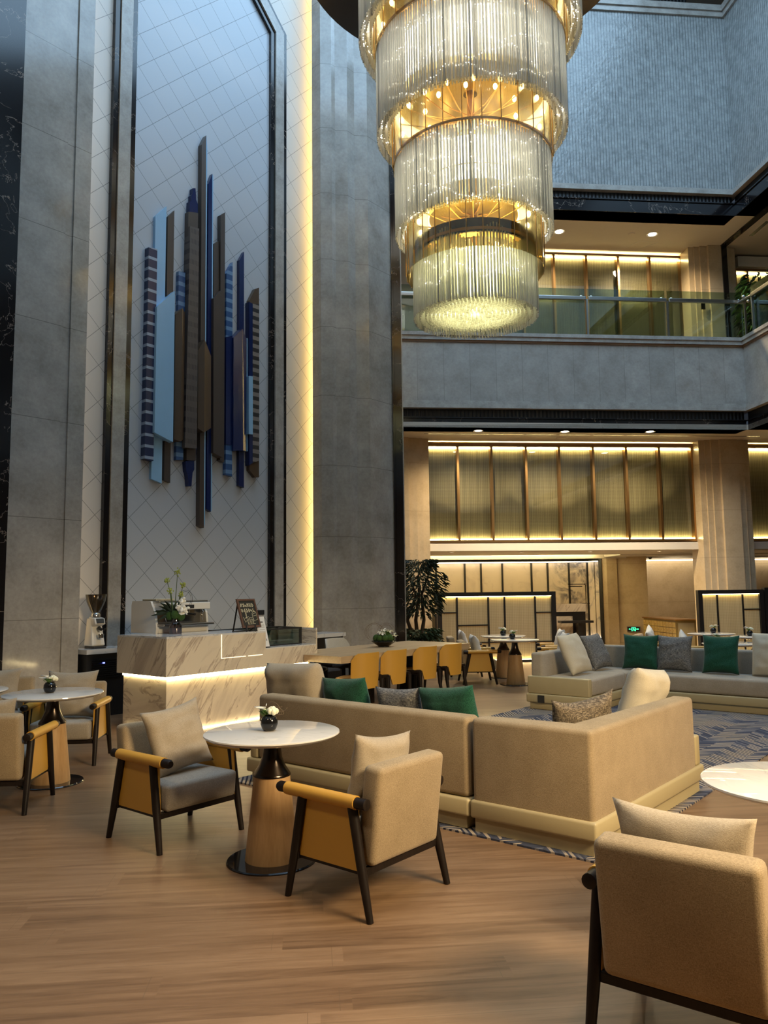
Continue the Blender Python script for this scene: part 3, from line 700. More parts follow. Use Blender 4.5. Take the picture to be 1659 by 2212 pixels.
def chair_cushion(c, heading, label, mat='cush', dx=0, dy=-.06, lean=-.22, seed=1, w=.45, h=.42, roll=0, th=.15, z=.40):
    rz = R(heading)-pi/2
    p = V((c[0], c[1], z)) + Matrix.Rotation(rz, 3, 'Z') @ V((dx, dy, 0))
    return cushion('cushion', label, mat, w, h, th, p, rz, lean, roll, seed, 'linen cushions on the armchairs', ear=.11)
hA, hB = 50.5+270, 50.5+90
chair_cushion(D(3.24, 4.50), hA, 'beige linen cushion propped in the armchair left of the nearest vase', dx=.0, dy=.0, lean=.30, seed=3, w=.47, h=.45, roll=.12, z=.40)
chair_cushion(D(3.285, 2.845), hB, 'beige linen cushion rising above the armchair back beside the sofa', dx=-.03, dy=-.10, lean=.12, seed=4, w=.47, h=.44, roll=.10, z=.40)
chair_cushion(cC, 53.4, 'beige linen cushion on the armchair cut off at the lower right', 'tan', dx=-.02, dy=-.09, lean=.12, seed=5, w=.50, h=.42, z=.395, roll=.0)
chair_cushion(cD, 93.3, 'beige linen cushion at the left edge, in the armchair seen from behind', 'cush', dx=-.05, dy=-.09, lean=.10, seed=6, z=.40)
chair_cushion(cE, -85, 'beige linen cushion in the armchair before the black fridge', 'cush', dx=-.02, dy=.02, lean=.28, seed=7, w=.48, h=.46, z=.40)
chair_cushion(cF, -80, 'beige linen cushion in the far left armchair by the pillar', 'cush', dx=.02, dy=.02, lean=.26, seed=8, z=.40, h=.44)
chair_cushion(cG, 2, 'pale grey cushion leaning in the armchair at the long table end', 'palegrey', dx=0, dy=-.02, lean=.28, seed=9, z=.40, h=.43)
chair_cushion(cH, 0, 'pale cushion in the armchair closest to the left woven screen', 'palegrey', dx=.02, dy=-.02, lean=.24, seed=10, z=.40, h=.45)
chair_cushion(cI, 181, 'pale cushion peeking above the cream sofa cushion', 'palegrey', dy=-.02, lean=.24, seed=11, z=.40, h=.46)
chair_cushion(cJ, 178, 'pale cushion in the armchair farthest behind the sofa corner', 'palegrey', dy=-.02, lean=.24, seed=12, z=.40, h=.46)
chair_cushion(cK, -28, 'pale cushion with a raised corner before the middle of the drawer chest', 'palegrey', dy=-.02, lean=.2, seed=13, z=.40, h=.45, roll=.3)
chair_cushion(cL, -20, 'pale cushion with a raised corner before the right end of the drawer chest', 'palegrey', dy=-.02, lean=.2, seed=14, z=.40, h=.43, roll=.3)
chair_cushion(cM_, 200, 'white cushion at the right edge below the second screen', 'cream', dy=-.02, lean=.2, seed=15, z=.40, h=.46)
# ---- round tables ------------------------------------------------------------------
GT = 'round marble tables on oak cones'
def make_table(label, loc):
    t = T('round_table', label, 'table', loc, R(20), GT)
    MB().lathe([(0, .712), (.30, .712), (.375, .722), (.402, .734), (.41, .742), (.408, .749), (.40, .752), (0, .752)], 64).build('tabletop', M['top'], t, smooth=50)
    MB().lathe([(0, .712), (.050, .712), (.053, .66), (.062, .60), (.082, .55), (.108, .51), (.113, .502), (.113, .495), (0, .495)], 40).build('neck', M['gunmetal'], t, smooth=40)
    MB().lathe([(.108, .500), (.108, .496), (.158, .014), (.158, .010), (0, .010)], 48).build('pedestal', M['oak'], t, smooth=50)
    MB().lathe([(0, .012), (.262, .012), (.268, .006), (.268, 0), (0, 0)], 56).build('base_plate', M['baseplate'], t, smooth=40); return t
t1p = V((-.695, 4.82, 0)); tb0 = make_table('round white marble table with oak cone base, nearest in the middle', t1p)
t2p = V((-2.87, 6.815, 0)); dup(tb0, 'round white marble table on the left, in front of the beige armchair and fridge', t2p, R(70), GT)
t3p = V((1.785, 3.44, 0)); dup(tb0, 'round marble table cut off at the right edge, lit warm, by the nearest sofa corner', t3p, R(140), GT)
tzp = V((-3.82, 7.05, 0)); dup(tb0, 'round marble table of which only a sliver shows at the far left edge', tzp, 0, GT)
t4p = V((2.15, 14.37, 0)); dup(tb0, 'round marble table closest to the left woven screen', t4p, R(10), GT)
t5p = V((2.18, 13.28, 0)); dup(tb0, 'round marble table just in front of its twin before the left screen', t5p, R(50), GT)
t6p = V((5.93, 14.30, 0)); dup(tb0, 'round marble table with a vase, leftmost below the second screen', t6p, R(80), GT)
t7p = V((6.28, 13.30, 0)); dup(tb0, 'round marble table with a vase, towards the right edge below the second screen', t7p, R(90), GT)
t8p = V((5.16, 11.75, 0)); dup(tb0, 'round marble table just behind the far sofa, between green and cream cushions', t8p, R(30), GT)
# ---- flower vases
def make_vase(label, loc, rz=0):
    t = T('flower_vase', label, 'vase', loc, rz, 'black vases with white flowers')
    MB().lathe([(0, 0), (.030, 0), (.044, .014), (.053, .042), (.050, .068), (.036, .088), (.030, .090), (.030, .080), (0, .080)], 28).build('bowl', M['black_ceramic'], t, smooth=60)
    m = MB(); rr = random.Random(3)
    for k in range(46):
        a = rr.random()*6.3; r = rr.random()*.045; m.leaf((-.022+r*cos(a)*.6, r*sin(a)*.6, .085+rr.random()*.025), (cos(a)-.3, sin(a), .7+rr.random()*.6), .035, .014, droop=.1)
    m.build('greens', M['leaf2'], t)
    m = MB(); c = V((.020, -.012, .118))
    for k in range(11):
        a = k*2.4; r = .006+.0022*k
        m.ball(c + V((r*cos(a), r*sin(a), .012-.0016*k)), .017, 8, 6, (1, 1, 1.1))
    m.build('rose', M['petal_cream'], t, smooth=180)
    m = MB()
    for a, dz in ((2.6, .0), (3.6, .012), (1.7, .016)):
        q = V((-.02, .004, .128+dz)); m.hexa([q + V(v) for v in ((0, -.012, -.002), (.055*cos(a), .055*sin(a)-.02, 0), (.075*cos(a), .075*sin(a), .004), (.05*cos(a), .05*sin(a)+.02, 0), (0, -.012, .003), (.055*cos(a), .055*sin(a)-.02, .006), (.075*cos(a), .075*sin(a), .009), (.05*cos(a), .05*sin(a)+.02, .006))])
    m.build('orchid', M['petal'], t, smooth=180)
    for k in range(3):
        pts = [(.02+.012*k, 0, .09)]
        for i in range(14):
            s = i/13; a = -.4+s*(4.5+k); r = .016+.03*s*(1.2-.25*k)
            pts.append((.045+.012*k+r*cos(a), .005*k+.02*s, .10+.09*s*(1-.3*k)+r*sin(a)*.6))
        MB().tube(pts, .0011, 5).build('twig', M['twig'], t, smooth=180)
    return t
def on(tp, dx, dy, z=.752): return V((tp[0]+dx, tp[1]+dy, z))
v0 = make_vase('black ball vase with white rose and orchid on the nearest middle table', on(t1p, -.02, .02))
for tp, dx, dy, lb, rz in ((t2p, -.03, .0, 'black ball vase with green and white flowers on the left table', 1.2), (t4p, 0, .0, 'black ball vase with white flowers on the table closest to the left screen', .8), (t5p, -.03, .05, 'black ball vase with white flowers on the front table before the left screen', 2.4), (t6p, .06, .05, 'black ball vase with one large white flower, leftmost below the second screen', 3.3), (t7p, -.06, .12, 'black ball vase with white flowers, rightmost below the second screen', .3), (t8p, -.20, .05, 'dark vase with white orchid half hidden behind the second green sofa cushion', 2.0)):
    dup(v0, lb, on(tp, dx, dy), rz)
# ---- sofas ------------------------------------------------------------------
PL, BDZ, SH, BH = .10, .215, .43, .74
def sofa_parts(t, segs, backs, arms, seats):
    for (x0, x1, y0, y1) in segs:
        MB().box(x0+.035, x1-.035, y0+.035, y1-.035, 0.012, PL+.01, .01).build('plinth', M['khaki'], t, smooth=40)
        MB().box(x0, x1, y0, y1, PL, BDZ, .018, 3).build('base_band', M['khaki'], t, smooth=40)
    for (x0, x1, y0, y1) in backs: MB().box(x0, x1, y0, y1, BDZ, BH, .035, 4).build('backrest', M['beige' if t['near'] else 'greyfab'], t, smooth=50)
    for (x0, x1, y0, y1) in arms: MB().box(x0, x1, y0, y1, BDZ, SH+.01, .015, 3).build('arm_panel', M['khaki'], t, smooth=40)
    for (x0, x1, y0, y1) in seats: MB().box(x0, x1, y0, y1, BDZ+.005, SH, .035, 4).build('seat_cushion', M['greyfab'], t, smooth=50)
# near sofa, local frame = art-wall frame at its own origin
s = T('sofa_module', 'left half of the near sofa, its back towards the nearest armchairs', 'sofa', D(4.42, 2.955), YD, 'near corner sofa'); s['near'] = 1
sofa_parts(s, [(0, .90, 0, 2.225)], [(.02, .19, .012, 2.10)], [(.02, .88, 2.105, 2.20)], [(.195, .89, .02, 2.10)])
s = T('sofa_corner_module', 'corner half of the near sofa with L-shaped back, beside the warm-lit table', 'sofa', D(4.42, 2.06), YD, 'near corner sofa'); s['near'] = 1
MB().prism([(.035, .035), (1.945, .035), (1.945, .865), (.035, .865)], .012, PL+.01).build('plinth', M['khaki'], s)
MB().box(0, 1.98, 0, .885, PL, BDZ, .018, 3).build('base_band', M['khaki'], s, smooth=40)
m = MB(); b = bmesh.new()
pts = [(.02, .02), (1.86, .02), (1.86, .19), (.19, .19), (.19, .875), (.02, .875)]
lo = [b.verts.new((x, y, BDZ)) for x, y in pts]; hi = [b.verts.new((x, y, BH)) for x, y in pts]
b.faces.new(lo[::-1]); b.faces.new(hi)
for i in range(6): b.faces.new((lo[i], lo[(i+1) % 6], hi[(i+1) % 6], hi[i]))
bmesh.ops.bevel(b, geom=[e for e in b.edges if not (e.verts[0].co.z < BDZ+.01 and e.verts[1].co.z < BDZ+.01)], offset=.033, segments=4, profile=.5, affect='EDGES')
m.merge(b); m.build('backrest', M['beige'], s, smooth=50)
MB().box(1.865, 1.96, .02, .87, BDZ, SH+.01, .015, 3).build('arm_panel', M['khaki'], s, smooth=40)
MB().box(.195, 1.86, .195, .875, BDZ+.005, SH, .035, 4).build('seat_cushion', M['greyfab'], s, smooth=50)
# far sofa
s = T('sofa_corner_module', 'corner half of the far sofa with leather arm panel facing the long oak table', 'sofa', D(9.32, 4.37), YD, 'far corner sofa'); s['near'] = 0
sofa_parts(s, [(0, 2.06, 0, .90)], [(.115, 2.04, .71, .88)], [(.02, .115, .01, .885)], [(.12, 1.19, .012, .705)])
MB().box(1.87, 2.04, .02, .70, BDZ, BH, .03, 4).build('backrest', M['greyfab'], s, smooth=50)
MB().box(1.195, 1.865, .012, .705, BDZ+.005, SH-.004, .03, 3).build('seat_cushion', M['greyfab'], s, smooth=50)
MB().box(-.012, .0, .63, .72, .105, .20).build('power_box', M['rubber'], s, label='black power outlet box')
s = T('sofa_module', 'long right half of the far sofa with green and grey cushions', 'sofa', D(10.48, 2.06), YD, 'far corner sofa'); s['near'] = 0
sofa_parts(s, [(0, .90, 0, 2.30)], [(.71, .88, .12, 2.29)], [(.02, .88, .02, .115)], [(.012, .705, .12, 2.29)])
MB().box(-.012, .0, 2.12, 2.22, .105, .20).build('power_box', M['rubber'], s, label='black power outlet box')
# sofa cushions
GS = 'cushions on the near sofa'
zS = SH
def sc(name, label, mat, u, v, face_deg, lean, w, h, th, seed, roll=0, grp=GS, **kw):
    return cushion(name, label, mat, w, h, th, D(u, v, zS), YD+R(face_deg), lean, roll, seed, grp, **kw)
# leaning against the back at u 4.62: cushion faces +u (its normal along u)
sc('cushion', 'plump beige back cushion leaning over the left end of the near sofa', 'tan', 4.74, 4.90, 90, -.16, .64, .56, .24, 21, roll=.05, ear=.02, boxy=True)
sc('cushion', 'dark green cushion on the near sofa, beside the beige back cushion', 'green', 4.78, 4.34, 90, -.20, .48, .47, .17, 22, roll=.06, ear=.06)
sc('cushion', 'grey tweed cushion between the two green ones on the near sofa', 'tweed', 4.78, 3.79, 90, -.22, .43, .43, .16, 23, roll=.04, ear=.08)
sc('cushion', 'dark green cushion on the near sofa, closest to the module gap', 'green', 4.77, 3.32, 90, -.20, .50, .47, .17, 24, roll=.10, ear=.06)
sc('cushion', 'brown tweed cushion in the corner of the near sofa', 'tweed_brown', 5.20, 2.50, 152, -.22, .52, .43, .17, 25, roll=.10, ear=.08, sag=.10)
sc('cushion', 'tall cream back cushion at the right end of the near sofa', 'cream', 6.06, 2.40, 176, -.28, .50, .54, .22, 26, roll=-.12, ear=.02, boxy=True)
GF = 'cushions on the far sofa'
sc('cushion', 'cream cushion leaning at the left end of the far sofa', 'cream', 9.92, 4.84, -4, -.40, .54, .56, .18, 31, roll=-.04, grp=GF, ear=.04)
sc('cushion', 'grey tweed cushion beside the cream one at the left end of the far sofa', 'tweed', 10.66, 4.86, -6, -.42, .50, .52, .17, 32, roll=-.04, grp=GF, ear=.06)
def fc(label, mat, px0, px1, pyb, seed, h, roll=0, th=.18, ear=.10):
    a, b = dD(px0, pyb, 11.0), None
    q0 = pl(px0, pyb, DX, 10.98); q1 = pl(px1, pyb+4, DX, 10.98)
    w = abs(q0.dot(DN)-q1.dot(DN)); c = (q0+q1)/2
    return cushion('cushion', label, mat, w, h, th, D(10.98, c.dot(DN), zS), YD+R(-90), -.20, roll, seed, GF, ear=ear)
fc('dark green cushion nearest the inner corner of the far sofa', 'green', 1347, 1425, 1443, 33, .50)
fc('grey tweed cushion between the two green ones on the far sofa', 'tweed', 1421, 1498, 1447, 34, .50)
fc('dark green cushion standing alone on the long side of the far sofa', 'green', 1519, 1600, 1452, 35, .52)
fc('cream cushion at the right edge of the photo on the far sofa', 'cream', 1627, 1712, 1457, 36, .56, ear=.03)
# water bottle tucked between cushions
P = fl(1251, 1437, SH); bt = T('water_bottle', 'small clear water bottle with white cap between cream and grey cushions', 'bottle', P)
MB().lathe([(0, 0), (.03, 0), (.032, .02), (.032, .12), (.025, .15), (.013, .17), (.013, .185), (0, .185)], 16).build('body', M['skin_water'], bt, smooth=50)
MB().lathe([(0, .183), (.016, .183), (.016, .205), (0, .205)], 14).build('cap', M['petal'], bt, smooth=40)
MB().lathe([(.0325, .05), (.0325, .11)], 16).build('label', plain('pink_label', (.6, .35, .3), .5), bt, smooth=40)
# ---- long oak table with mustard chairs
lt = T('long_table', 'long oak communal table running from the marble counter to the back', 'table', D(0, 0), YD)
MB().prism([(7.43, 6.87), (10.42, 6.87), (10.42, 8.08), (7.74, 8.08), (7.74, 7.55), (7.43, 7.55)], .665, .755).build('tabletop', M['tableoak'], lt)
for x in (8.6, 9.75): MB().box(x, x+.05, 7.35, 7.8, 0, .67).build('leg', M['darkwood'], lt)
def make_dining(label, loc, rz, mat, grp):
    t = T('dining_chair', label, 'chair', loc, rz, grp)
    m = MB(); m.lathe([(0, .0), (.23, 0), (.255, .02), (.248, .045), (.20, .06), (0, .065)], 28)
    for v in m.bm.verts: v.co = V((v.co.x*1.05, v.co.y*1.02+.06, v.co.z+.40))
    m.build('seat', M[mat[1]], t, smooth=60)
    # wrapped shell back with rounded top corners and a drop-down centre flap
    m = MB(); n = 16
    g = {}
    for k in (0, 1):
        for i in range(n+1):
            s = -1+2*i/n; x = .285*s - .02*s*abs(s)**3; y = -.245+.14*abs(s)**2.6 + (.022 if k else 0)
            top = .785 - .10*max(0, abs(s)-.72)**2*12 ; bot = .325 if abs(s) < .60 else (.455 if abs(s) < .95 else .47)
            for j in range(7): g[i, j, k] = m.bm.verts.new((x*(1-(.07 if k else 0)), y - .045*(bot+(top-bot)*j/6-.4), bot+(top-bot)*j/6))
    for i in range(n):
        for j in range(6):
            m.bm.faces.new((g[i, j, 0], g[i+1, j, 0], g[i+1, j+1, 0], g[i, j+1, 0])); m.bm.faces.new((g[i, j, 1], g[i, j+1, 1], g[i+1, j+1, 1], g[i+1, j, 1]))
        for j in (0, 6): m.bm.faces.new((g[i, j, 0], g[i, j, 1], g[i+1, j, 1], g[i+1, j, 0]))
    for i in (0, n):
        for j in range(6): m.bm.faces.new((g[i, j, 0], g[i, j+1, 0], g[i, j+1, 1], g[i, j, 1]))
    m.build('backrest', M[mat[0]], t, smooth=50)
    for sx in (-1, 1):
        MB().tube([(sx*.235, -.215, .435), (sx*.225, .10, .425), (sx*.20, .20, .40)], [.036, .028, .02], 10).build('side_rail', M['darkwood'], t, smooth=60)
        MB().tube([(sx*.235, -.21, .43), (sx*.232, -.22, .25), (sx*.245, -.27, 0)], [.034, .026, .015], 10).build('leg', M['darkwood'], t, smooth=60)
        MB().tube([(sx*.205, .19, .42), (sx*.21, .205, .22), (sx*.215, .225, 0)], [.026, .022, .014], 10).build('leg', M['darkwood'], t, smooth=60)
    return t
GD = 'mustard chairs along the near side of the long table'
d0 = make_dining('mustard leather chair at the long oak table, closest to the marble counter', D(7.86, 6.96), YD, ('yellow', 'tanleather'), GD)
for u, lb in ((8.46, 'mustard leather chair at the long oak table, second from the marble counter'), (9.18, 'mustard leather chair at the long oak table, third from the marble counter'), (9.83, 'mustard leather chair at the long oak table, farthest from the marble counter')):
    dup(d0, lb, D(u, 6.96), YD, GD)
GK = 'dark chairs on the far side of the long table'
k0 = make_dining('dark grey chair across the long oak table, seen under the table end', D(8.15, 8.22), YD+pi, ('palegrey', 'black'), GK)
dup(k0, 'dark chair across the long oak table, its pale back just above the table edge', D(8.95, 8.22), YD+pi, GK).scale = (1, 1, 1.1)
k0.scale = (1, 1, 1.1)
# moss bowl on the long table
P = fl(829, 1397, .755); bw = T('moss_bowl', 'black bowl of moss balls, white orchids and looped twigs on the long table', 'flower bowl', P)
MB().lathe([(0, 0), (.085, 0), (.085, .012), (.185, .075), (.188, .085), (.15, .105), (.14, .10), (.16, .08), (0, .06)], 36).build('bowl', M['black_ceramic'], bw, smooth=40)
rr = random.Random(5)
for k in range(13):
    a = k*2*pi/9; r = .115 if k < 9 else .05; z = .13 if k < 9 else .18
    MB().ball((r*cos(a), r*sin(a), z), .048+.008*rr.random(), 14, 10).build('moss_ball', M['moss'], bw, smooth=180)
for x, y, z, mt in ((-.05, -.06, .22, 'petal'), (.0, -.02, .25, 'petal'), (-.02, -.09, .20, 'petal'), (.10, -.03, .235, 'petal_cream'), (.16, -.02, .17, 'petal_cream')):
    m = MB()
    for k in range(5):
        a = k*1.257+x*9; m.leaf((x, y, z), (cos(a), sin(a)*.6-.4, .25*sin(a)), .065, .05, droop=.12)
    m.ball((x, y-.012, z), .012, 8, 6); m.build('orchid', M[mt], bw)
for k in range(6):
    c = V((-.14 if k % 2 else .04, .0, .22)); r = .10+.015*k; pts = [c + V((r*cos(a)*(1-.15*(k % 3)), .02*k*sin(a), .95*r*sin(a)*(1.1-.06*k))) for a in [i*.33-.9 for i in range(16)]]
    MB().tube(pts, .0022, 5).build('twig', M['twig'], bw, smooth=180)
# ================================================================ coffee counter
VC = 7.56; U0 = 5.28; U1 = 7.70; ZT_ = 1.10; ZB = .65
ur = dD(574, 1364, VC)[0]; up_ = dD(682.5, 1356.6, VC)[0]; zl = dD(574, 1400, VC)[2]
ct = T('coffee_counter', 'veined marble coffee counter with a glowing light line around its waist', 'counter', D(0, 0), YD)
m = MB(); m.box(U0, ur, VC, VC+1.0, ZB, ZT_-.02); m.box(ur, U1, VC, VC+.9, ZB, zl-.015); m.box(up_, U1, VC, VC+.9, zl-.02, ZT_-.02); m.build('upper_body', M['counter'], ct)
m = MB(); m.box(U0-.004, U0+.012, VC-.001, VC+1.0, ZB, ZT_-.02); m.build('end_slab', M['counter_end'], ct)
m = MB(); m.box(U0, ur, VC+.002, VC+1.0, ZT_-.02, ZT_); m.box(ur, up_, VC+.002, VC+.9, zl-.015, zl); m.box(up_, U1, VC+.002, VC+.9, ZT_-.02, ZT_); m.build('worktop', M['ctop'], ct)
m = MB(); m.box(U0+.06, U1-.06, VC+.08, VC+.95, 0, ZB); m.build('base', M['counter'], ct)
m = MB(); m.box(U0+.045, U0+.06, VC+.065, VC+.95, ZB-.03, ZB-.005); m.box(U0+.045, U1-.12, VC+.055, VC+.08, ZB-.03, ZB-.005); m.build('led_strip', M['led_white'], ct, label='glowing warm light strip')
m = MB(); m.box(U0+.03, U0+.055, VC+.06, VC+.9, .004, .02); m.box(U0+.03, U1-.15, VC+.045, VC+.07, .004, .02); m.build('toe_light', emit('toe_light_led', (1, .78, .42), 5.5), ct, label='low light strip at the counter foot')
xa = dD(478, 1372, VC)[0]; 
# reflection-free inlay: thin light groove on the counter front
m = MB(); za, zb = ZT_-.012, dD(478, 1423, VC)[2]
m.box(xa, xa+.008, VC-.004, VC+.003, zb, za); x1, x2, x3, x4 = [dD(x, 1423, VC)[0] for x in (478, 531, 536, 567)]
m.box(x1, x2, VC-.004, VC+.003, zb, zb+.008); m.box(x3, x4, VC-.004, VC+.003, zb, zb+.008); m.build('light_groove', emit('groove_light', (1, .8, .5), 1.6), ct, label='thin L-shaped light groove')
# ---- back counters along the art wall
bc = T('back_counter', 'pale stone back counter over a black fridge, left of the marble counter', 'counter', D(0, 0), YD)
MB().box(p0+.03, 7.6, 9.44, 9.92, .815, .875).build('worktop', M['ctop'], bc)
MB().box(p0+.05, 5.95, 9.47, 9.92, 0, .815).build('fridge', M['rubber'], bc, label='black drinks fridge')
m = MB()
for k in range(9): m.box(p0+.12, 5.9, 9.455, 9.47, .50+.028*k, .514+.028*k)
m.build('vent_grille', M['black'], bc)
MB().box(5.62, 5.65, 9.45, 9.456, .685, .70).build('display', emit('blue_display', (.10, .12, 1.0), 6), bc, label='small blue display light')
m = MB(); m.box(6.0, 7.6, 9.5, 9.92, 0, .815); m.build('cabinet', M['black'], bc)
bz = dD(745, 1353, 9.5); 
BCX = dD(747, 1353, 8.98)[0]
bc2 = T('back_counter', 'pale stone back counter over a black cabinet, right of the glass display case', 'counter', D(0, 0), YD)
MB().box(7.75, BCX, 8.98, 9.5, .84, .90).build('worktop', M['ctop'], bc2)
MB().box(7.75, BCX-.03, 9.02, 9.48, 0, .84).build('cabinet', M['black'], bc2)
xl = dD(722, 1385, 9.01)[0]; MB().box(xl-.012, xl+.012, 9.005, 9.02, .45, .76).build('light_strip', M['led_soft'], bc2, label='vertical light strip')
# ---- espresso machine
P = fl(352, 1369, ZT_); eu, ev, _ = toD(P)
em = T('espresso_machine', 'white and steel espresso machine on the marble counter behind the flowers', 'coffee machine', D(eu, ev+.13, ZT_), YD)
W = .74; DP = .50
def side(x):
    m = MB(); m.prism([(-.02, .0), (-.03, .06), (.0, .24), (.10, .395), (.16, .40), (DP, .40), (DP+.02, .34), (DP+.02, 0)], x, x+.03, 'x'); return m
side(-.03).build('side_panel', M['whiteenamel'], em); side(W).build('side_panel', M['whiteenamel'], em)
MB().box(0, W, -.04, DP, .0, .085, .008).build('base', M['whiteenamel'], em)
MB().box(-.01, W+.02, -.16, .10, .085, .115, .005).build('drip_tray', M['steel'], em, label='steel drip tray')
MB().box(0, W, .12, DP, .085, .36).build('body', M['chrome'], em)
MB().box(0, W, -.10, .14, .285, .375, .012).build('front_panel', M['whiteenamel'], em)
MB().box(0, W, -.05, DP, .375, .40, .006).build('cup_shelf', M['steel'], em)
for k, x in enumerate((.16, .40)):
    h = MB().lathe([(0, .22), (.04, .22), (.045, .25), (.045, .29), (0, .29)], 18, (x+.02, -.02)).build('group_head', M['chrome'], em, smooth=40)
    MB().tube([(x+.02, -.04, .235), (x+.02, -.20, .225)], [.012, .016], 10).build('handle', M['black'], h, smooth=60)
for x in (.10, .34): MB().box(x, x+.14, -.104, -.098, .30, .345).build('button_panel', M['rubber'], em)
for x in (.60, .05): MB().tube([(x, -.06, .30), (x+.03, -.10, .26), (x-.01, -.11, .20), (x+.02, -.10, .14)], .005, 8).build('steam_wand', M['chrome'], em, smooth=60)
MB().box(.05, .32, .1, .4, .40, .425, .005).build('tray', plain('cream_tray', (.6, .52, .36), .5), em)
# ---- tall flower arrangement
P = fl(379, 1369, ZT_) ; fv = T('orchid_arrangement', 'tall green and white flower arrangement in a smoky glass vase on the counter', 'flower vase', P)
MB().lathe([(0, 0), (.072, 0), (.076, .01), (.076, .105), (.055, .125), (.048, .135), (.048, .19), (.044, .19), (.044, .135), (.07, .10), (.07, .012), (0, .012)], 32).build('vase', M['glass_pink'], fv, smooth=40)
MB().lathe([(0, .13), (.043, .13), (.043, .19), (0, .19)], 20).build('stems', M['rubber'], fv)
for k, (x, y, z) in enumerate(((-.07, .0, .22), (.0, -.03, .23), (.06, .0, .21), (.02, .04, .24))): MB().ball((x, y, z), .055, 14, 10).build('moss_ball', M['moss'], fv, smooth=180)
for pts, r in (([(-.02, 0, .22), (.0, 0, .5), (.015, 0, .74)], .006), ([(-.03, 0, .22), (-.06, 0, .48), (-.115, 0, .645)], .007), ([(.0, 0, .22), (.05, 0, .45), (.085, 0, .585)], .007), ([(-.03, 0, .22), (-.06, 0, .45), (-.07, 0, .52)], .012), ([(.0, 0, .22), (.045, 0, .4), (.06, 0, .47)], .01)):
    s_ = MB().tube(pts, [r, r*.8, r*.5], 8).build('flower_stem', M['stem'], fv, smooth=60)
    m = MB(); rr = random.Random(int(pts[2][2]*1000)); c = V(pts[2])
    for k in range(26): m.ball(c + V((rr.gauss(0, .016), rr.gauss(0, .016), rr.gauss(.012, .016))), .010, 6, 4)
    m.build('flower_head', plain('lime_petal', (.36, .42, .10), .6), s_)
m = MB()
for a, el, L in ((2.6, 1.6, .26), (3.3, 1.2, .27), (.2, 1.6, .2), (1.2, 1.8, .22), (2.9, .8, .24), (3.2, .35, .26), (2.7, 1.1, .22), (3.4, .15, .27), (3.6, -.2, .2), (2.4, .9, .2), (.4, .9, .16), (4.4, .7, .15)):
    m.leaf((-.03, -.01, .24), (cos(a), sin(a)*.5-.1, el), L, .034, droop=.22)
m.build('leaves', M['leaf'], fv)
for x, y, z in ((.07, -.05, .265), (.10, -.06, .30), (.09, -.03, .40), (.05, -.06, .32), (.13, -.03, .28)):
    m = MB(); rr = random.Random(int(x*1000+z*100))
    for k in range(9): m.ball((x+rr.gauss(0, .016), y+rr.gauss(0, .012), z+rr.gauss(0, .016)), .019, 8, 6, (1.2, .8, .9))
    m.build('orchid', M['petal'], fv, smooth=180)
for k in range(2): MB().tube([(.03, 0, .30)] + [(.115+.085*cos(a)*(1-.2*k), .01, .42+.11*sin(a)*(1-.15*k)) for a in [2.6-.3*i for i in range(14)]], .0022, 5).build('twig', M['rubber'], fv, smooth=180)
# ---- chalk menu easel
q = [pl(x, y, DN, VC+.10) for x, y in ((520, 1355), (559, 1351))]
w_ = (q[1]-q[0]).dot(DX); o0 = q[0]; uu, vv, zz = toD(o0)
ez = T('menu_board', 'small wooden chalk menu board on an easel at the end of the raised counter', 'menu board', D(uu, VC+.06, ZT_), YD)
ez.rotation_euler = (0, 0, YD)
HB, LN = .385, .36
def bd(x, y, h): return V((x, y*1.0 + h*sin(LN), .05 + h*cos(LN)))     # board plane leans back
def bquad(m, x0, x1, h0, h1, y0, y1): m.hexa([bd(x0, y0, h0), bd(x1, y0, h0), bd(x1, y1, h0), bd(x0, y1, h0), bd(x0, y0, h1), bd(x1, y0, h1), bd(x1, y1, h1), bd(x0, y1, h1)])
m = MB(); bquad(m, 0, w_, 0, .028, -.012, .012); bquad(m, 0, w_, HB-.024, HB, -.012, .012); bquad(m, 0, .024, .028, HB-.024, -.012, .012); bquad(m, w_-.024, w_, .028, HB-.024, -.012, .012)
m.build('frame', woodm('board_frame_wood', (.07, .03, .018), (.13, .06, .035), .5), ez)
m = MB(); bquad(m, .02, w_-.02, .024, HB-.02, -.004, .004); m.build('chalkboard', plain('chalkboard', (.022, .022, .018), .8), ez)
m = MB(); rr = random.Random(4)
def stroke(pts, r=.0026): m.tube([bd(a, -.006, b) for a, b in pts], r, 5)
for row, y0 in ((0, .275), (1, .205)):
    for k in range(6):
        x0 = .035 + k*(w_-.075)/6; s_ = (w_-.075)/6*.82; hh = .048
        for j in range(5):
            if rr.random() < .6: stroke([(x0, y0+rr.random()*hh), (x0+s_*(.6+.4*rr.random()), y0+rr.random()*hh)])
            else: stroke([(x0+s_*rr.random(), y0+hh), (x0+s_*rr.random(), y0+hh*.4), (x0+s_*rr.random(), y0)])
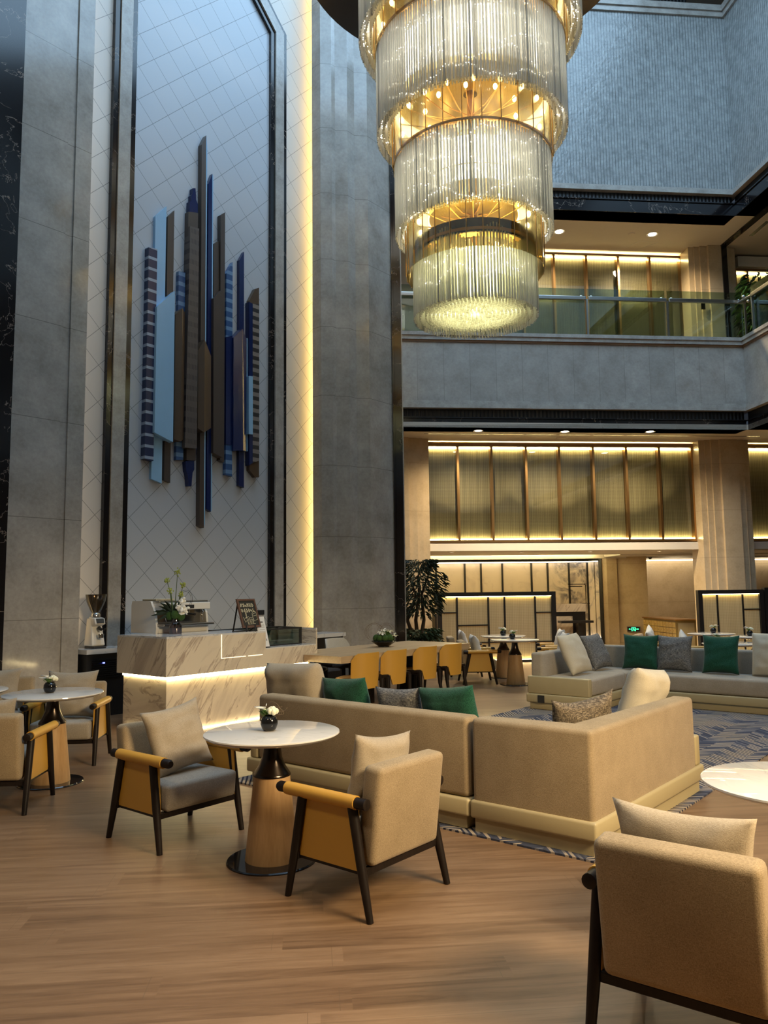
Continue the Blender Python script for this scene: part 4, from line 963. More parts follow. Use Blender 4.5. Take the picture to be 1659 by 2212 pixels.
# a tumbler, a mug and a tall iced cup
c0 = w_*.46
stroke([(c0, .13), (c0+.01, .05), (c0+.055, .05), (c0+.062, .13), (c0, .13)]); stroke([(c0+.02, .11), (c0+.024, .065), (c0+.044, .065), (c0+.046, .11), (c0+.02, .11)]); stroke([(c0-.01, .045), (c0+.085, .052)])
c1 = w_*.66; stroke([(c1, .15), (c1+.012, .085), (c1+.075, .105), (c1+.07, .16), (c1, .15)]); stroke([(c1, .15), (c1+.005, .19), (c1+.045, .22), (c1+.072, .20), (c1+.07, .16)]); stroke([(c1+.01, .175), (c1+.06, .195)])
c2 = .045; stroke([(c2, .14), (c2+.02, .07), (c2+.05, .10)]); stroke([(c2+.02, .125), (c2+.085, .145)], .004); stroke([(c2+.045, .20), (c2+.05, .14), (c2+.06, .04)]); stroke([(c2+.075, .12), (c2+.07, .04)]); stroke([(c2+.045, .20), (c2+.06, .19), (c2+.055, .15)])
m.build('chalk_drawing', plain('chalk', (.62, .58, .42), .9), ez)
for x, y in ((.02, -.05), (w_*.55, -.05), (w_*.75, .14)): MB().tube([(x+.04 if y < 0 else x, .0, .075), (x, y, 0)], [.012, .009], 8).build('leg', M['darkwood'], ez)
MB().tube([bd(.03, .015, .34), V((.06, .26, 0))], .010, 8).build('back_leg', M['darkwood'], ez)
# ---- leaning price card
q0 = pl(560, 1401, DN, VC+.02); a_u = toD(q0)[0]
pc = T('price_card', 'white printed card in a black holder leaning beside the glass display case', 'sign', D(ur+.005, VC+.03, zl), YD)
def card(m, x0, x1, h0, h1, y0, y1): m.hexa([V((x, y+h*sin(.30), h*cos(.30))) for x, y, h in ((x0, y0, h0), (x1, y0, h0), (x1, y1, h0), (x0, y1, h0), (x0, y0, h1), (x1, y0, h1), (x1, y1, h1), (x0, y1, h1))])
m = MB(); card(m, -.06, .105, 0, .42, .004, .012); m.build('holder', M['rubber'], pc)
m = MB(); card(m, -.055, .095, .015, .415, -.002, .004); m.build('card', plain('card_paper', (.70, .71, .73), .5), pc)
m = MB()
card(m, -.005, .055, .33, .35, -.0035, -.002)
for h in (.30, .285, .27, .24, .215): card(m, -.02, .07, h, h+.004, -.0035, -.002)
card(m, .03, .04, .09, .12, -.0035, -.002); card(m, .06, .07, .09, .12, -.0035, -.002); m.build('printing', plain('print_grey', (.12, .12, .13), .7), pc)
# ---- glass display case standing behind the low counter part
xg1 = dD(652, 1394, VC+.22)[0]; zt = dD(652, 1354, VC+.22)[2]
gc = T('display_case', 'low black framed glass display case on the lower counter part', 'display case', D(ur, VC+.22, zl), YD)
gw, gh, gd = xg1-ur, zt-zl, .5
for x in (0, gw-.03): 
    for y in (0, gd-.03): MB().box(x, x+.03, y, y+.03, 0, gh).build('post', M['rubber'], gc)
m = MB(); m.box(-.35, gw, 0, .02, gh-.02, gh); m.box(-.35, gw, gd-.02, gd, gh-.02, gh); m.box(gw-.02, gw, 0, gd, gh-.02, gh); m.box(0, gw, 0, .02, 0, .015); m.build('rail', M['rubber'], gc)
MB().box(.03, gw-.03, .004, .010, .01, gh-.01).build('glass_pane', M['glass_case'], gc)
MB().box(.02, gw-.02, gd-.02, gd-.01, .01, gh-.01).build('glass_pane', M['glass_case'], gc)
MB().box(.02, gw-.02, .02, gd-.02, .15, .156).build('shelf', M['glass_case'], gc)
# ---- coffee grinder
P = pl(205, 1391, DN, 9.68); P.z = .875; gr = T('coffee_grinder', 'white coffee grinder with smoky bean hopper on the left back counter', 'grinder', P, R(50.5))
m = MB(); m.hexa([(-.10, -.10, .03), (.10, -.10, .03), (.10, .12, .03), (-.10, .12, .03), (-.075, -.02, .40), (.075, -.02, .40), (.075, .10, .40), (-.075, .10, .40)], .025, 3); m.build('body', M['whiteenamel'], gr, smooth=50)
m = MB(); m.hexa([(-.075, -.13, .32), (.075, -.13, .32), (.075, -.02, .28), (-.075, -.02, .28), (-.075, -.10, .40), (.075, -.10, .40), (.075, .05, .42), (-.075, .05, .42)], .012, 2); h_ = m.build('head', M['whiteenamel'], gr, smooth=50)
m = MB(); m.hexa([(-.055, -.135, .335), (.055, -.135, .335), (.055, -.128, .335), (-.055, -.128, .335), (-.055, -.108, .395), (.055, -.108, .395), (.055, -.10, .395), (-.055, -.10, .395)]); m.build('screen', M['rubber'], h_)
MB().lathe([(0, .42), (.06, .42), (.06, .45), (.045, .47), (0, .47)], 24).build('collar', M['chrome'], gr, smooth=40)
MB().lathe([(.055, .47), (.075, .51), (.12, .62), (.135, .70), (.135, .715), (.128, .715), (.128, .70), (.113, .62), (.068, .51), (.048, .475)], 32).build('hopper', M['glass_smoke'], gr, smooth=50)
MB().tube([(0, -.09, .27), (0, -.15, .25)], [.025, .018], 12).build('spout', M['rubber'], gr, smooth=50)
MB().lathe([(0, .14), (.035, .14), (.04, .19), (.036, .19), (.03, .15), (0, .15)], 18, (0, -.14)).build('portafilter_rest', M['chrome'], gr, smooth=40)
MB().box(-.09, .09, -.13, .11, 0, .03, .008).build('foot', M['rubber'], gr)
# wall sockets
for x0, x1, y0, y1, lb in ((554, 570.5, 1317.5, 1328.5, 'black socket plate on the tiles right of the chalk menu board'), (309, 315, 1330, 1343, 'black socket plate on the tiles left of the espresso machine')):
    a, b = dD(x0, y1, VW-.02), dD(x1, y0, VW-.02); tag(MB().box(a[0], b[0], VW-.03, VW-.012, a[2], b[2], .004).build('wall_socket', M['rubber'], rz=YD), lb, 'socket')
# ================================================================ wall sculpture of skyline slats
sk = T('wall_sculpture', 'skyline wall sculpture of blue and brown vertical slats on the tiled panel', 'wall art', D(0, 0), YD)
def z2(x, y): return (280+x/4.4235, 260+y/4.4235)
def z3(x, y): return (280+x/4.4235, 700+y/4.4235)
def slat(pts, mat, dep, label=None, ridge=0, rdep=0):
    """front outline in picture points; ridge: index pair splitting the front along a raised fold"""
    fr = [dD(x, y, VW-dep) for x, y in pts]
    m = MB()
    if not ridge:
        m.slab(fr, [(u, VW-.014, z) for u, v, z in fr])
        o = m.build('slat', M[mat], sk)
    else:
        i, j = ridge
        fr = [dD(x, y, VW-(rdep if k in (i, j) else dep)) for k, (x, y) in enumerate(pts)]
        a = fr[i:j+1]; b = fr[j:] + fr[:i+1]
        V_ = {}
        def vv(p):
            if p not in V_: V_[p] = m.bm.verts.new(p)
            return V_[p]
        m.bm.faces.new([vv(p) for p in a]); m.bm.faces.new([vv(p) for p in b])
        bk = [(u, VW-.014, z) for u, v, z in fr]; n = len(fr)
        m.bm.faces.new([vv(p) for p in bk[::-1]])
        for k in range(n): m.bm.faces.new([vv(fr[k]), vv(bk[k]), vv(bk[(k+1) % n]), vv(fr[(k+1) % n])])
        o = m.build('slat', M[mat], sk)
    if label: o['label'] = label
    return o
slat([(326.8, 1034.6), (336.0, 467), (359.8, 445.4), (349.2, 1044)], 'skyblue', .07, 'narrow light blue slat with slanted ends')
slat([(354.6, 1036.8), (362.5, 468), (376.8, 454.4), (367.7, 1043)], 'brownslat', .07, 'narrow brown slat near the left')
slat([(312.6, 991), (321.8, 533), (340, 538), (331.5, 995.7)], 'stripe_navy', .12, 'navy slat with pale stripes, leftmost')
slat([(333.6, 934), (339.2, 662), (377.9, 628.5), (373.8, 955)], 'skyblue', .17, 'wide pale blue slat in front')
slat([(380.6, 993.4), (386.2, 585.5), (400.3, 589), (396, 993.4)], 'stripe_blue', .08, 'blue slat with darker bands')
slat([(376, 948.7), (378.8, 679.4), (394.2, 665.8), (399.8, 674.8), (396.4, 949.8), (389.8, 953.6)], 'bronzeslat', .13, 'bronze brown slat with a folded front', (2, 5), .17)
# stepped tower
mir = lambda pts: pts
slat([z3(563, 1185), z3(563, 1305), z3(535, 1312), z3(540, 1400), z3(553, 1430), z3(560, 1490), z3(563, 1548), z3(592, 1550), z3(596, 1490), z3(602, 1420), z3(618, 1390), z3(618, 1312), z3(632, 1300), z3(640, 1185)], 'navy', .10, 'navy stepped lower spire of the tower slat')
slat([z2(572, 890), z2(575, 775), z2(592, 765), z2(592, 715), z2(604, 700), z2(605, 648), z2(630, 648), z2(634, 705), z2(637, 760), z2(652, 800), z2(652, 890)], 'navy', .10, 'navy stepped upper spire of the tower slat')
slat([z3(545, 1300), z2(560, 1030), z2(563, 872), z2(655, 885), z2(652, 1030), z3(632, 1305)], 'brownslat', .11, 'brown shoulder of the tower slat')
slat([z3(528, 1180), z2(580, 1010), z2(664, 1035), z3(642, 1188)], 'perf', .16, 'brown tower slat with rows of dots')
slat([(474.0, 987), (460.9, 980.3), (461.5, 526.8), (472.6, 520)], 'brownslat', .07, 'short brown slat behind')
slat([(446.6, 1099), (450.4, 396.8), (458.8, 375.3), (455.4, 1105.8)], 'navy', .09, 'long thin navy slat right of the tallest')
slat([(455.4, 1105.8), (458.8, 375.3), (460.8, 380), (457.6, 1102)], 'skyblue', .088, 'pale blue edge strip')
slat([(431, 1135.2), (436.0, 312), (445.7, 292.3), (440.5, 1140.4)], 'brownslat', .11, 'tallest slat, thin and brown')
slat([(440.5, 1140.4), (445.7, 292.3), (447.8, 320), (442.9, 1130)], 'skyblue', .105, 'strip coloured pale blue as the reflection on the tallest slat edge')  # reflection along the slat edge put into the colour
slat([(427.4, 925), (428, 757.6), (442.3, 732.8), (455.9, 769), (455.9, 924.5), (441, 934)], 'bronzeslat', .15, 'small bronze slat with folded pointed ends', (2, 5), .20)
slat([(475.5, 993.9), (476.7, 464.6), (486.4, 458.5), (484.1, 998.4)], 'brownslat', .10, 'long brown slat right of the middle')
slat([(460.9, 978), (461.5, 644.3), (479.4, 626.2), (480, 988)], 'brownslat', .15, 'wide dark brown slat in front')
slat([(487.5, 1025.5), (489, 590), (502.7, 566.3), (501.4, 1029.6)], 'stripe_blue', .09, 'navy blue banded slat with slanted top')
slat([(487.9, 960), (488.6, 728), (502.4, 725), (501.6, 962)], 'navy', .095, 'navy middle of the banded slat')
slat([(516.2, 1049), (517.4, 561.8), (527.2, 543.7), (527, 1053.8)], 'navy', .08, 'long navy slat near the right')
slat([(532.7, 974.7), (532.7, 730.5), (540, 731.6), (539.5, 975.4)], 'skyblue', .08, 'thin pale blue slat')
slat([(503.8, 974), (504.5, 729.4), (523.5, 710), (532.7, 732.8), (530.9, 974.7), (525.3, 973)], 'navy', .13, 'wide navy slat with a folded front', (2, 5), .17)
slat([(538.8, 1015.4), (538.8, 648.8), (551.3, 624), (559.6, 621.3), (559.6, 1031), (551.3, 1031)], 'bronzeslat', .09, 'bronze slat with slanted ends, rightmost')
slat([(546, 1000), (546, 656), (559.9, 657), (559.9, 995)], 'stripe_brown', .12, 'striped middle of the rightmost slat')
slat([(538.4, 1005), (538.4, 652), (546, 656), (546, 1000)], 'navy', .118, 'navy edge of the rightmost slat')
slat([(537.7, 937.4), (537.7, 812), (546.3, 813), (546.3, 938.5)], 'skyblue', .15, 'short pale blue slat')
# ================================================================ chandelier
YC = 10.0
c0 = pl(1028, 690, V((0, 1, 0)), YC); XC = c0.x
def hz(y): return pl(1028, y, V((0, 1, 0)), YC).z
def rad(y, half): P = pl(1028, y, V((0, 1, 0)), YC); return half/F*((P-CAMP).dot(FW))
T1 = (hz(690), hz(556), rad(640, 132)); T2 = (hz(512), hz(358), rad(440, 167)); T3 = (hz(298), hz(122), rad(230, 202)); T4 = (hz(95), hz(-60), rad(60, 236))
cz = T1[0]
ch = T('chandelier', 'large tiered crystal rod chandelier glowing in the middle of the hall', 'chandelier', (XC, YC, 0))
rod_big, rod_rest = [], MB()
def rodgeo(m, x, y, z0, z1, r, n=6):
    lo = [m.bm.verts.new((x+r*cos(2*pi*k/n), y+r*sin(2*pi*k/n), z0)) for k in range(n)]; hi = [m.bm.verts.new((v.co.x, v.co.y, z1)) for v in lo]
    m.bm.faces.new(lo[::-1]); m.bm.faces.new(hi)
    for k in range(n): m.bm.faces.new((lo[k], lo[(k+1) % n], hi[(k+1) % n], hi[k]))
rr = random.Random(2); singles = 0; rod_dark = MB()
for ti, (zb, ztop, r) in enumerate((T1, T2, T3, T4)):
    for ringk, dr in enumerate((0, .075, .15)):
        n = int(2*pi*(r-dr)/.0405)
        for k in range(n):
            a = 2*pi*(k+.3*(rr.random()-.5))/n + ringk*.3; x, y = (r-dr)*cos(a), (r-dr)*sin(a)
            wob = .10*sin(a*8) if ti == 0 else .03*sin(a*14)
            z0 = zb + dr*.25 + rr.random()*.014; z1 = ztop + wob
            if ringk == 0 and singles < 100 and sin(a) < -.45 and ti in (1, 2) and k % 2 == 0:
                m = MB(); rodgeo(m, x, y, z0, z1, .0135, 8); m.build('crystal_rod', M['crystal'], ch, smooth=60, recalc=False); singles += 1
            else: rodgeo(rod_dark if rr.random() < (.15 if ringk == 0 else .06) else rod_rest, x, y, z0, z1, .0105 + .004*rr.random(), 7)
    # wavy rows of glowing beads added to imitate sparkle refracted by the rods
    m = MB(); H = ztop-zb
    for j in range(5 if ti else 2):
        ph = rr.random()*6; fz = (.14+.19*j) if ti else (.45+.25*j); w8 = 7+j % 3
        nn = 240
        for k in range(nn):
            a = 2*pi*k/nn; z = zb + H*fz + .085*sin(a*w8+ph) + .02*sin(a*23+ph)
            rq = r-.04-.06*rr.random(); m.ball((rq*cos(a), rq*sin(a), z+.02*(rr.random()-.5)), .0048+.003*rr.random(), 4, 3)
    so = m.build('sparkle_bead', M['sparkle'], ch, recalc=False); so['kind'] = 'stuff'
# flat bottom: rings of short rods, finer sparkling drops in the middle
for r in [T1[2]-.15-.052*k for k in range(1, 14)]:
    if r < .05: break
    n = max(6, int(2*pi*r/.05)); fine = r < .42
    for k in range(n):
        a = 2*pi*k/n + r*7; z0 = cz + .04 + (.03*rr.random() if fine else .006*rr.random())
        rodgeo(rod_rest, r*cos(a), r*sin(a), z0, z0+(.10 if fine else .35), .017 if fine else .0165)
ro = rod_dark.build('crystal_curtain', M['crystal_dark'], ch, smooth=60, recalc=False, label='curtain rods tinted darker in place of refraction streaks'); ro['kind'] = 'stuff'
ro = rod_rest.build('crystal_curtain', M['crystal'], ch, smooth=60, recalc=False, label='dense curtains of clear crystal rods'); ro['kind'] = 'stuff'
# metal rings, copper panels and bulbs
for (zb, ztop, r) in (T1, T2, T3, T4):
    MB().lathe([(r-.19, ztop), (r+.02, ztop), (r+.02, ztop+.035), (r-.19, ztop+.035)], 72, closed=True).build('ring_frame', M['brass'], ch, smooth=40)
rb = T1[2]
MB().lathe([(rb-.03, T1[1]-.02), (rb-.005, T1[1]-.02), (rb-.005, T1[1]+.16), (rb-.03, T1[1]+.16)], 72, closed=True).build('bronze_band', M['gunmetal'], ch, smooth=40, label='dark bronze band above the lowest tier')
for (zl_, zh_, r) in ((T1[1]-.25, T2[0]+.10, T1[2]+.10), (T2[1]-.02, T3[0]+.45, T2[2]+.03), (T3[1]-.02, T4[0]+.45, T3[2]+.03)):
    MB().lathe([(r, zl_), (r, zh_), (r-.012, zh_), (r-.012, zl_)], 48, closed=True).build('amber_glass', M['glass_amber'], ch, smooth=40)
    m = MB()
    for k in range(28): a = 2*pi*k/28; m.box(-.006, .006, -.006, .006, zl_, zh_); 
    m.bm.clear()
    for k in range(28): a = 2*pi*k/28; rodgeo(m, (r+.006)*cos(a), (r+.006)*sin(a), zl_, zh_, .007, 5)
    m.build('amber_bars', M['brass'], ch)
for (zb, r, n) in ((T2[0]+.16, T2[2]-.30, 14), (T3[0]+.18, T3[2]-.32, 18), (T4[0]+.18, T4[2]-.32, 18), (T1[1]+.12, T1[2]-.3, 10), (T2[0]+.30, T2[2]-.6, 8), (T3[0]+.32, T3[2]-.65, 10)):
    MB().lathe([(r*.1, zb+.45), (r+.08, zb+.42), (r+.08, zb+.43), (r*.1, zb+.46)], 48, closed=True).build('copper_plate', M['gold_mirror'], ch, smooth=40, label='copper mirror plate')
    for k in range(n):
        a = 2*pi*k/n+.1; x, y = r*cos(a), r*sin(a)
        arm = MB().tube([(.08*cos(a), .08*sin(a), zb-.02), (x*.6, y*.6, zb-.06), (x, y, zb-.03)], .008, 6).build('lamp_arm', M['brass'], ch, smooth=60)
        MB().ball((x, y, zb+.03), .028, 10, 8, (1, 1, 1.5)).build('bulb', M['bulb'], arm, smooth=180)
for k, ((zb, ztop, r), c) in enumerate(((T1, (1, .97, .50)), (T2, (1, .93, .76)), (T3, (1, .94, .82)), (T4, (1, .94, .82)))):
    e_ = emit('added_glow_core_%d' % k, c, 6.0 if k else 7.0); rc = r-.24  # glowing cylinders added to light the rods from inside
    MB().lathe([(rc, zb+.40), (rc, ztop-.04), (rc-.02, ztop-.04), (rc-.02, zb+.40)] if k else [(0, zb+.16), (rc, zb+.16), (rc, ztop-.10), (0, ztop-.10)], 48, closed=bool(k)).build('added_glow_core', e_, ch, smooth=40, label='added glowing core that lights the rods from behind')
MB().tube([(0, 0, T1[1]), (0, 0, ZT)], .05, 12).build('stem', M['brass'], ch)
ZK = T4[1]+.35
MB().lathe([(0, ZK), (2.35, ZK), (2.35, ZK+.12), (0, ZK+.12)], 80).build('canopy', M['gunmetal'], ch, smooth=30, label='dark bronze canopy disc')
# ================================================================ woven partition screens
def screen(label, xs, hz_, x0, x1, ztop, zbot=.02):
    t = T('partition_screen', label, 'room divider', B(0, 17.0), YB)
    m = MB(); m.box(x0, x1, -.06, .06, ztop-.09, ztop); m.box(x0, x0+.10, -.06, .06, zbot, ztop-.09); m.box(x1-.10, x1, -.06, .06, zbot, ztop-.09); m.box(x0, x1, -.06, .06, 0, .05); m.build('frame', M['black'], t)
    edges = [x0+.09] + xs + [x1-.09]
    for a, b in zip(edges[:-1], edges[1:]): MB().box(a, b, -.005, .03, .05, ztop-.09).build('woven_panel', M['screen'], t)
    for x in xs: MB().box(x-.018, x+.018, -.025, .0, .05, ztop-.09).build('divider', M['black'], t)
    for a, b, z in hz_: MB().box(a, b, -.022, .0, z-.012, z+.012).build('crossbar', M['black'], t)
    MB().box(x0+.10, x1-.10, -.035, -.02, ztop-.10, ztop-.092).build('led_strip', M['led_soft'], t)
    MB().box(x0+.10, x1-.10, -.05, -.035, .05, .062).build('led_strip', M['led_soft'], t)
    return t
def sx_(x, y=1340): return dB(x, y, 17.0)[0]
def sz_(x, y): return dB(x, y, 17.0)[2]
xs = [sx_(900+k/4.879) for k in (427, 757, 929, 1252)]; x0, x1 = sx_(944.5), sx_(1200.5)
screen('black framed woven partition screen behind the pair of round tables', xs, [(x0+.1, xs[0], sz_(970, 1323.5)), (xs[0], xs[1], sz_(1020, 1350.6)), (xs[3], x1-.1, sz_(1175, 1322.4)), (x0+.1, x1-.1, sz_(1131, 1386))], x0, x1, 1.535)
xs = [sx_(1551), sx_(1606)]; x0, x1 = sx_(1508.5), sx_(1650)
screen('black framed woven partition screen at the right edge, in front of the warm stone column', xs, [(xs[1], x1-.1, sz_(1622, 1315.6)), (x0+.1, x1-.1, sz_(1560, 1379))], x0, x1, 1.52)
x2 = sx_(1652); screen('second black screen frame meeting the first at the right edge of the photo', [], [], x2, x2+1.6, 1.56)
# ================================================================ reception desk, lamps, chest, exit sign
q0, q1 = dB(1195, 1305, 20.4), dB(1265, 1305, 20.4)
rd = T('reception_desk', 'reception desk with marble top and black front behind the left woven screen', 'desk', B(0, 20.4), YB)
zt_ = q0[2]; MB().box(q0[0]-3.2, q1[0], 0, .5, dB(1230, 1321.5, 20.4)[2], zt_).build('desktop', M['counter'], rd)
MB().box(q0[0]-3.2, q1[0], .04, .5, 0, dB(1230, 1321.5, 20.4)[2]).build('body', M['black'], rd)
MB().box(q0[0]-.3, dB(1237, 1340, 20.4)[0], .0, .04, 0, dB(1220, 1331, 20.4)[2]).build('front_panel', M['counter'], rd, label='beige marble front panel')
a, b = dB(1212, 1344, 20.0), dB(1282, 1344, 20.0); MB().box(a[0], b[0], -.42, -.12, a[2]-.03, a[2]+.03).build('ledge', M['black'], rd)
MB().box(a[0]+.5, a[0]+.6, -.3, .05, 0, a[2]-.03).build('support', M['black'], rd)
for lb, x0, x1, y0, xp in (('thin bronze desk lamp at the right end of the reception desk', 1228, 1264, 1262, 1266), ('thin bronze desk lamp with a bar head seen beside the potted fig tree', 932, 959, 1264, 931)):
    l = T('desk_lamp', lb, 'lamp', B(dB(xp, 1300, 20.6)[0], 20.6, zt_), YB)
    X = dB(xp, 1262, 20.6)[0]; A, Bq = dB(x0, y0, 20.6), dB(x1, y0, 20.6); zh = A[2]-zt_
    far = (A[0] if abs(A[0]-X) > abs(Bq[0]-X) else Bq[0])-X
    MB().tube([(0, 0, 0), (0, 0, zh-.03), (0.03*(1 if far > 0 else -1), 0, zh)], .010, 8).build('stem', M['gunmetal'], l, smooth=60)
    MB().box(min(0, far), max(0, far), -.012, .012, zh-.01, zh+.01).build('arm', M['gunmetal'], l)
    MB().box(min(0, far)+.02, max(0, far)-.10, -.03, .03, zh-.075, zh-.05).build('lamp_head', M['gunmetal'], l)
    MB().box(-.08, .08, -.08, .08, 0, .015).build('base', M['gunmetal'], l)
# drawer chest seen at its corner
ZH = .77; C_ = fl(1459, 1338, ZH); Lf = pl(1390, 1332.5, V((0, 0, 1)), ZH)
Rt = C_ + (fl(1495, 1337, ZH)-C_)*.55
ang = atan2(C_.y-Lf.y, C_.x-Lf.x); Lw = (C_-Lf).length; Lw = min(Lw, 2.2)
dc_ = T('drawer_chest', 'golden chest of many small drawers against the beige stone wall', 'chest', V((C_.x, C_.y, 0)), ang)
MB().box(-Lw, 0, 0, .55, 0, ZH-.03).build('body', plain('gold_gap_shade', (.20, .13, .035), .45), dc_)  # body colour darkened to put shade into the drawer gaps
MB().box(-Lw-.04, .03, -.03, .58, ZH-.03, ZH).build('top', M['brass'], dc_)
gp = plain('gold_drawer', (.50, .35, .11), .4); nx = 11; dwid = Lw/nx
for i in range(nx):
    for j in range(5):
        z = ZH-.06-.15*(j+1)
        d_ = MB().box(-Lw+i*dwid+.012, -Lw+(i+1)*dwid-.012, -.015, 0, z, z+.13).build('drawer', gp, dc_)
        MB().ball((-Lw+(i+.5)*dwid, -.022, z+.065), .012, 6, 4).build('knob', M['brass'], d_)
MB().box(0, .012, .06, .49, .08, ZH-.10).build('end_panel', plain('grey_gold_paint', (.33, .26, .13), .5), dc_)
# exit sign on the angled wall
wd = V((1.05-.40, -.39, 0)).normalized(); wn_ = YB + atan2(-.39, .74)
Pw = B(XS, YS); r_ = ray(1369, 1359); nrm = V((-sin(wn_), cos(wn_), 0))
tt = (Pw-CAMP).dot(nrm)/r_.dot(nrm); Pe = CAMP + r_*tt; wpx = tt*1.0/F*r_.length
ex = T('exit_sign', 'low green running-man exit sign on the beige stone wall', 'exit sign', Pe, wn_)
hw, hh = 12.5*wpx/abs(cos(wn_-YB*0)), 5.8*wpx
MB().box(-hw, hw, -.03, -.002, -hh, hh, .004).build('housing', M['steel'], ex)
MB().box(-hw*.9, hw*.9, -.034, -.030, -hh*.82, hh*.82).build('face', M['black'], ex)
m = MB(); yf = -.037
def bx2(x0, x1, z0, z1): m.box(x0*hw, x1*hw, yf, yf+.003, z0*hh, z1*hh)
m.prism([(-.72*hw, .02*hh), (-.55*hw, .28*hh), (-.55*hw, .1*hh), (-.30*hw, .1*hh), (-.30*hw, -.08*hh), (-.55*hw, -.08*hh), (-.55*hw, -.26*hh)], yf, yf+.003, 'y')     # arrow
bx2(-.30, .30, .50, .66); bx2(-.30, -.20, -.66, .66); bx2(.20, .30, -.66, .66)                                            # doorway
m.ball((-.02*hw, yf, .36*hh), .12*hh, 8, 6)                                                                                # running figure
m.prism([(-.08*hw, .20*hh), (.06*hw, .20*hh), (.10*hw, -.15*hh), (-.04*hw, -.15*hh)], yf, yf+.003, 'y')
m.prism([(-.04*hw, -.15*hh), (.03*hw, -.15*hh), (-.10*hw, -.62*hh), (-.16*hw, -.55*hh)], yf, yf+.003, 'y'); m.prism([(.03*hw, -.15*hh), (.10*hw, -.15*hh), (.18*hw, -.55*hh), (.12*hw, -.58*hh)], yf, yf+.003, 'y')
m.prism([(.06*hw, .18*hh), (.08*hw, .10*hh), (.18*hw, -.02*hh), (.18*hw, .08*hh)], yf, yf+.003, 'y'); m.prism([(-.08*hw, .18*hh), (-.08*hw, .08*hh), (-.17*hw, .02*hh), (-.17*hw, .12*hh)], yf, yf+.003, 'y')
for k, x in enumerate((.40, .52, .64)): bx2(x, x+.07, -.22, .22); bx2(x, x+.10, -.03, .07)
m.build('pictogram', emit('exit_green', (.05, 1.0, .32), 2.2), ex)
# ================================================================ plants
P = fl(905, 1425, 0) ; P = B(*toB(pl(903, 1400, BN, 15.6))[:2], 0)
ft = T('potted_fig_tree', 'tall potted fig tree in a cream planter left of the woven screen', 'plant', P)
MB().lathe([(0, 0), (.30, 0), (.36, .50), (.38, .60), (.34, .60), (.32, .52), (0, .52)], 28).build('planter', M['pot'], ft, smooth=40)
rr = random.Random(11)
for a, tx, ty in ((0, .02, 0), (2, -.12, .05), (4, .16, .1)):
    MB().tube([(tx*.3, ty*.3, .5), (tx*1.2-.06, ty, 1.0), (tx*.4+.03, ty, 1.5), (tx*1.6, ty*1.2, 1.95)], [.045, .036, .028, .014], 9).build('trunk', M['bark'], ft, smooth=60)
m = MB()
for k in range(1250):
    a = rr.random()*6.283; z = 1.05 + 1.15*rr.random()**.8; rm = (.46 if z < 1.95 else .30)*(1-.45*abs(z-1.75)); r = rm*sqrt(rr.random())*1.15
    d = V((cos(a), sin(a), -.55+rr.random()*.7)); m.leaf((r*cos(a)+.05, r*sin(a), z+.03*rr.random()), d, .10+.05*rr.random(), .036, droop=.35)
for k in range(60):
    a = rr.random()*6.283; m.leaf((.25+.15*rr.random(), .1, 2.05+.16*rr.random()), (cos(a), sin(a), .2), .13, .04)
m.build('foliage', M['leaf'], ft, recalc=False)
m = MB()
for k in range(380):
    a = rr.random()*6.283; r = .42*sqrt(rr.random()); m.leaf((r*cos(a), r*sin(a), .58+.24*rr.random()), (cos(a), sin(a), .25*rr.random()), .15, .075, droop=.35)
m.build('underplanting', plain('mid_green_leaf', (.03, .055, .022), .5), ft, recalc=False)
P = pl(1656, 690, BN, 17.5); P = V((P.x, P.y, 6.2)); rr = random.Random(12)
gp_ = T('gallery_plant', 'leafy potted plant behind the gallery glass at the right edge', 'plant', P); gp_.scale = (1.15, 1.15, 1.2)
MB().lathe([(0, 0), (.22, 0), (.27, .45), (.24, .45), (0, .40)], 24).build('planter', M['pot'], gp_, smooth=40)
MB().tube([(0, 0, .4), (.03, 0, 1.2), (0, 0, 1.9)], [.04, .03, .015], 8).build('trunk', M['bark'], gp_, smooth=60)
for nm, mt, n_, s_ in (('foliage', 'leaf2', 420, 1), ('foliage', 'leaf', 320, 2)):
    m = MB()
    for k in range(n_):
        a = rr.random()*6.283; z = 1.25+1.25*rr.random(); r = .48*sqrt(rr.random())*(1.1-.35*abs(z-1.9))
        m.leaf((r*cos(a), r*sin(a), z), (cos(a), sin(a), -.4+.6*rr.random()), .2, .06, droop=.45)
    m.build(nm, M[mt], gp_, recalc=False)
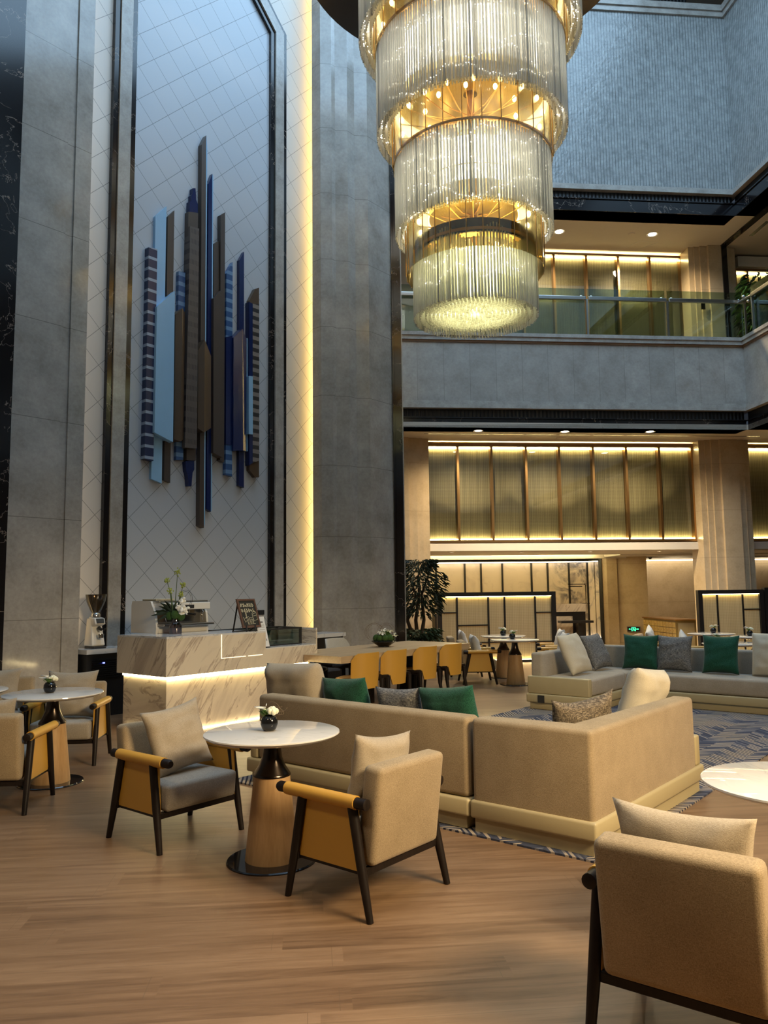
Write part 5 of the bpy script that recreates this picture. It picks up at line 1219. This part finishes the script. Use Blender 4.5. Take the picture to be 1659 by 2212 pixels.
# ================================================================ light and film
def spot(p, to, e, col, size, soft=.25, blend=.7):
    ld = bpy.data.lights.new('ceiling_or_fill_lamp', 'SPOT'); ld.energy = e; ld.color = col; ld.spot_size = R(size); ld.spot_blend = blend; ld.shadow_soft_size = soft
    o = bpy.data.objects.new('ceiling_or_fill_lamp', ld); COL.objects.link(o); o.location = p; o.rotation_euler = (V(to)-V(p)).to_track_quat('-Z', 'Y').to_euler()
def area(p, to, e, col, sx, sy):
    ld = bpy.data.lights.new('daylight', 'AREA'); ld.energy = e; ld.color = col; ld.shape = 'RECTANGLE'; ld.size = sx; ld.size_y = sy
    o = bpy.data.objects.new('daylight', ld); COL.objects.link(o); o.location = p; o.rotation_euler = (V(to)-V(p)).to_track_quat('-Z', 'Y').to_euler()
WARM = (1, .80, .52)
spot(B(10.7, 21.3, 2.42), B(10.9, 22.9, 1.0), 60, WARM, 120)  # unseen lamp added to brighten the lift lobby wall
spot((4.8, .4, 4.6), (1.9, 4.6, 0), 2900, (1, .76, .44), 78, 1.1)
spot(B(1.5, 2.25, 5.12), B(1.4, 2.8, 0), 300, (1, .78, .50), 95, .3)
spot(B(-1.6, 2.25, 5.12), B(-1.6, 3.0, 0), 240, (1, .82, .58), 95, .3)
spot(B(4.2, 2.2, 5.12), B(4.0, 3.0, 0), 240, (1, .78, .48), 95, .3)
spot((-4.2, .2, 5.1), (-3, 4.5, 0), 90, WARM, 95)
for y, to, e in ((6, B(5, 9), 90), (10, B(5, 12), 90), (8.5, B(4.6, 17, .9), 1100), (9.3, B(8.6, 17, .8), 900)): spot(B(9.9, y, 7.55), to, e, (1, .84, .6), 70 if y < 8 or y == 10 else 32)  # unseen floods added along the side parapet, mainly to brighten the screens
w = bpy.data.worlds.new('hall_air'); SC.world = w; w.use_nodes = True
w.node_tree.nodes['Background'].inputs[0].default_value = (.55, .72, 1, 1); w.node_tree.nodes['Background'].inputs[1].default_value = .05
SC.view_settings.view_transform = 'Standard'; SC.view_settings.look = 'None'; SC.view_settings.gamma = 1; SC.view_settings.use_curve_mapping = False
SC.view_settings.exposure = 0.45
SC.cycles.max_bounces = 8; SC.cycles.diffuse_bounces = 4; SC.cycles.glossy_bounces = 3; SC.cycles.transmission_bounces = 4; SC.cycles.transparent_max_bounces = 24
SC.cycles.caustics_reflective = False; SC.cycles.caustics_refractive = False; SC.cycles.sample_clamp_indirect = 4; SC.cycles.use_denoising = True
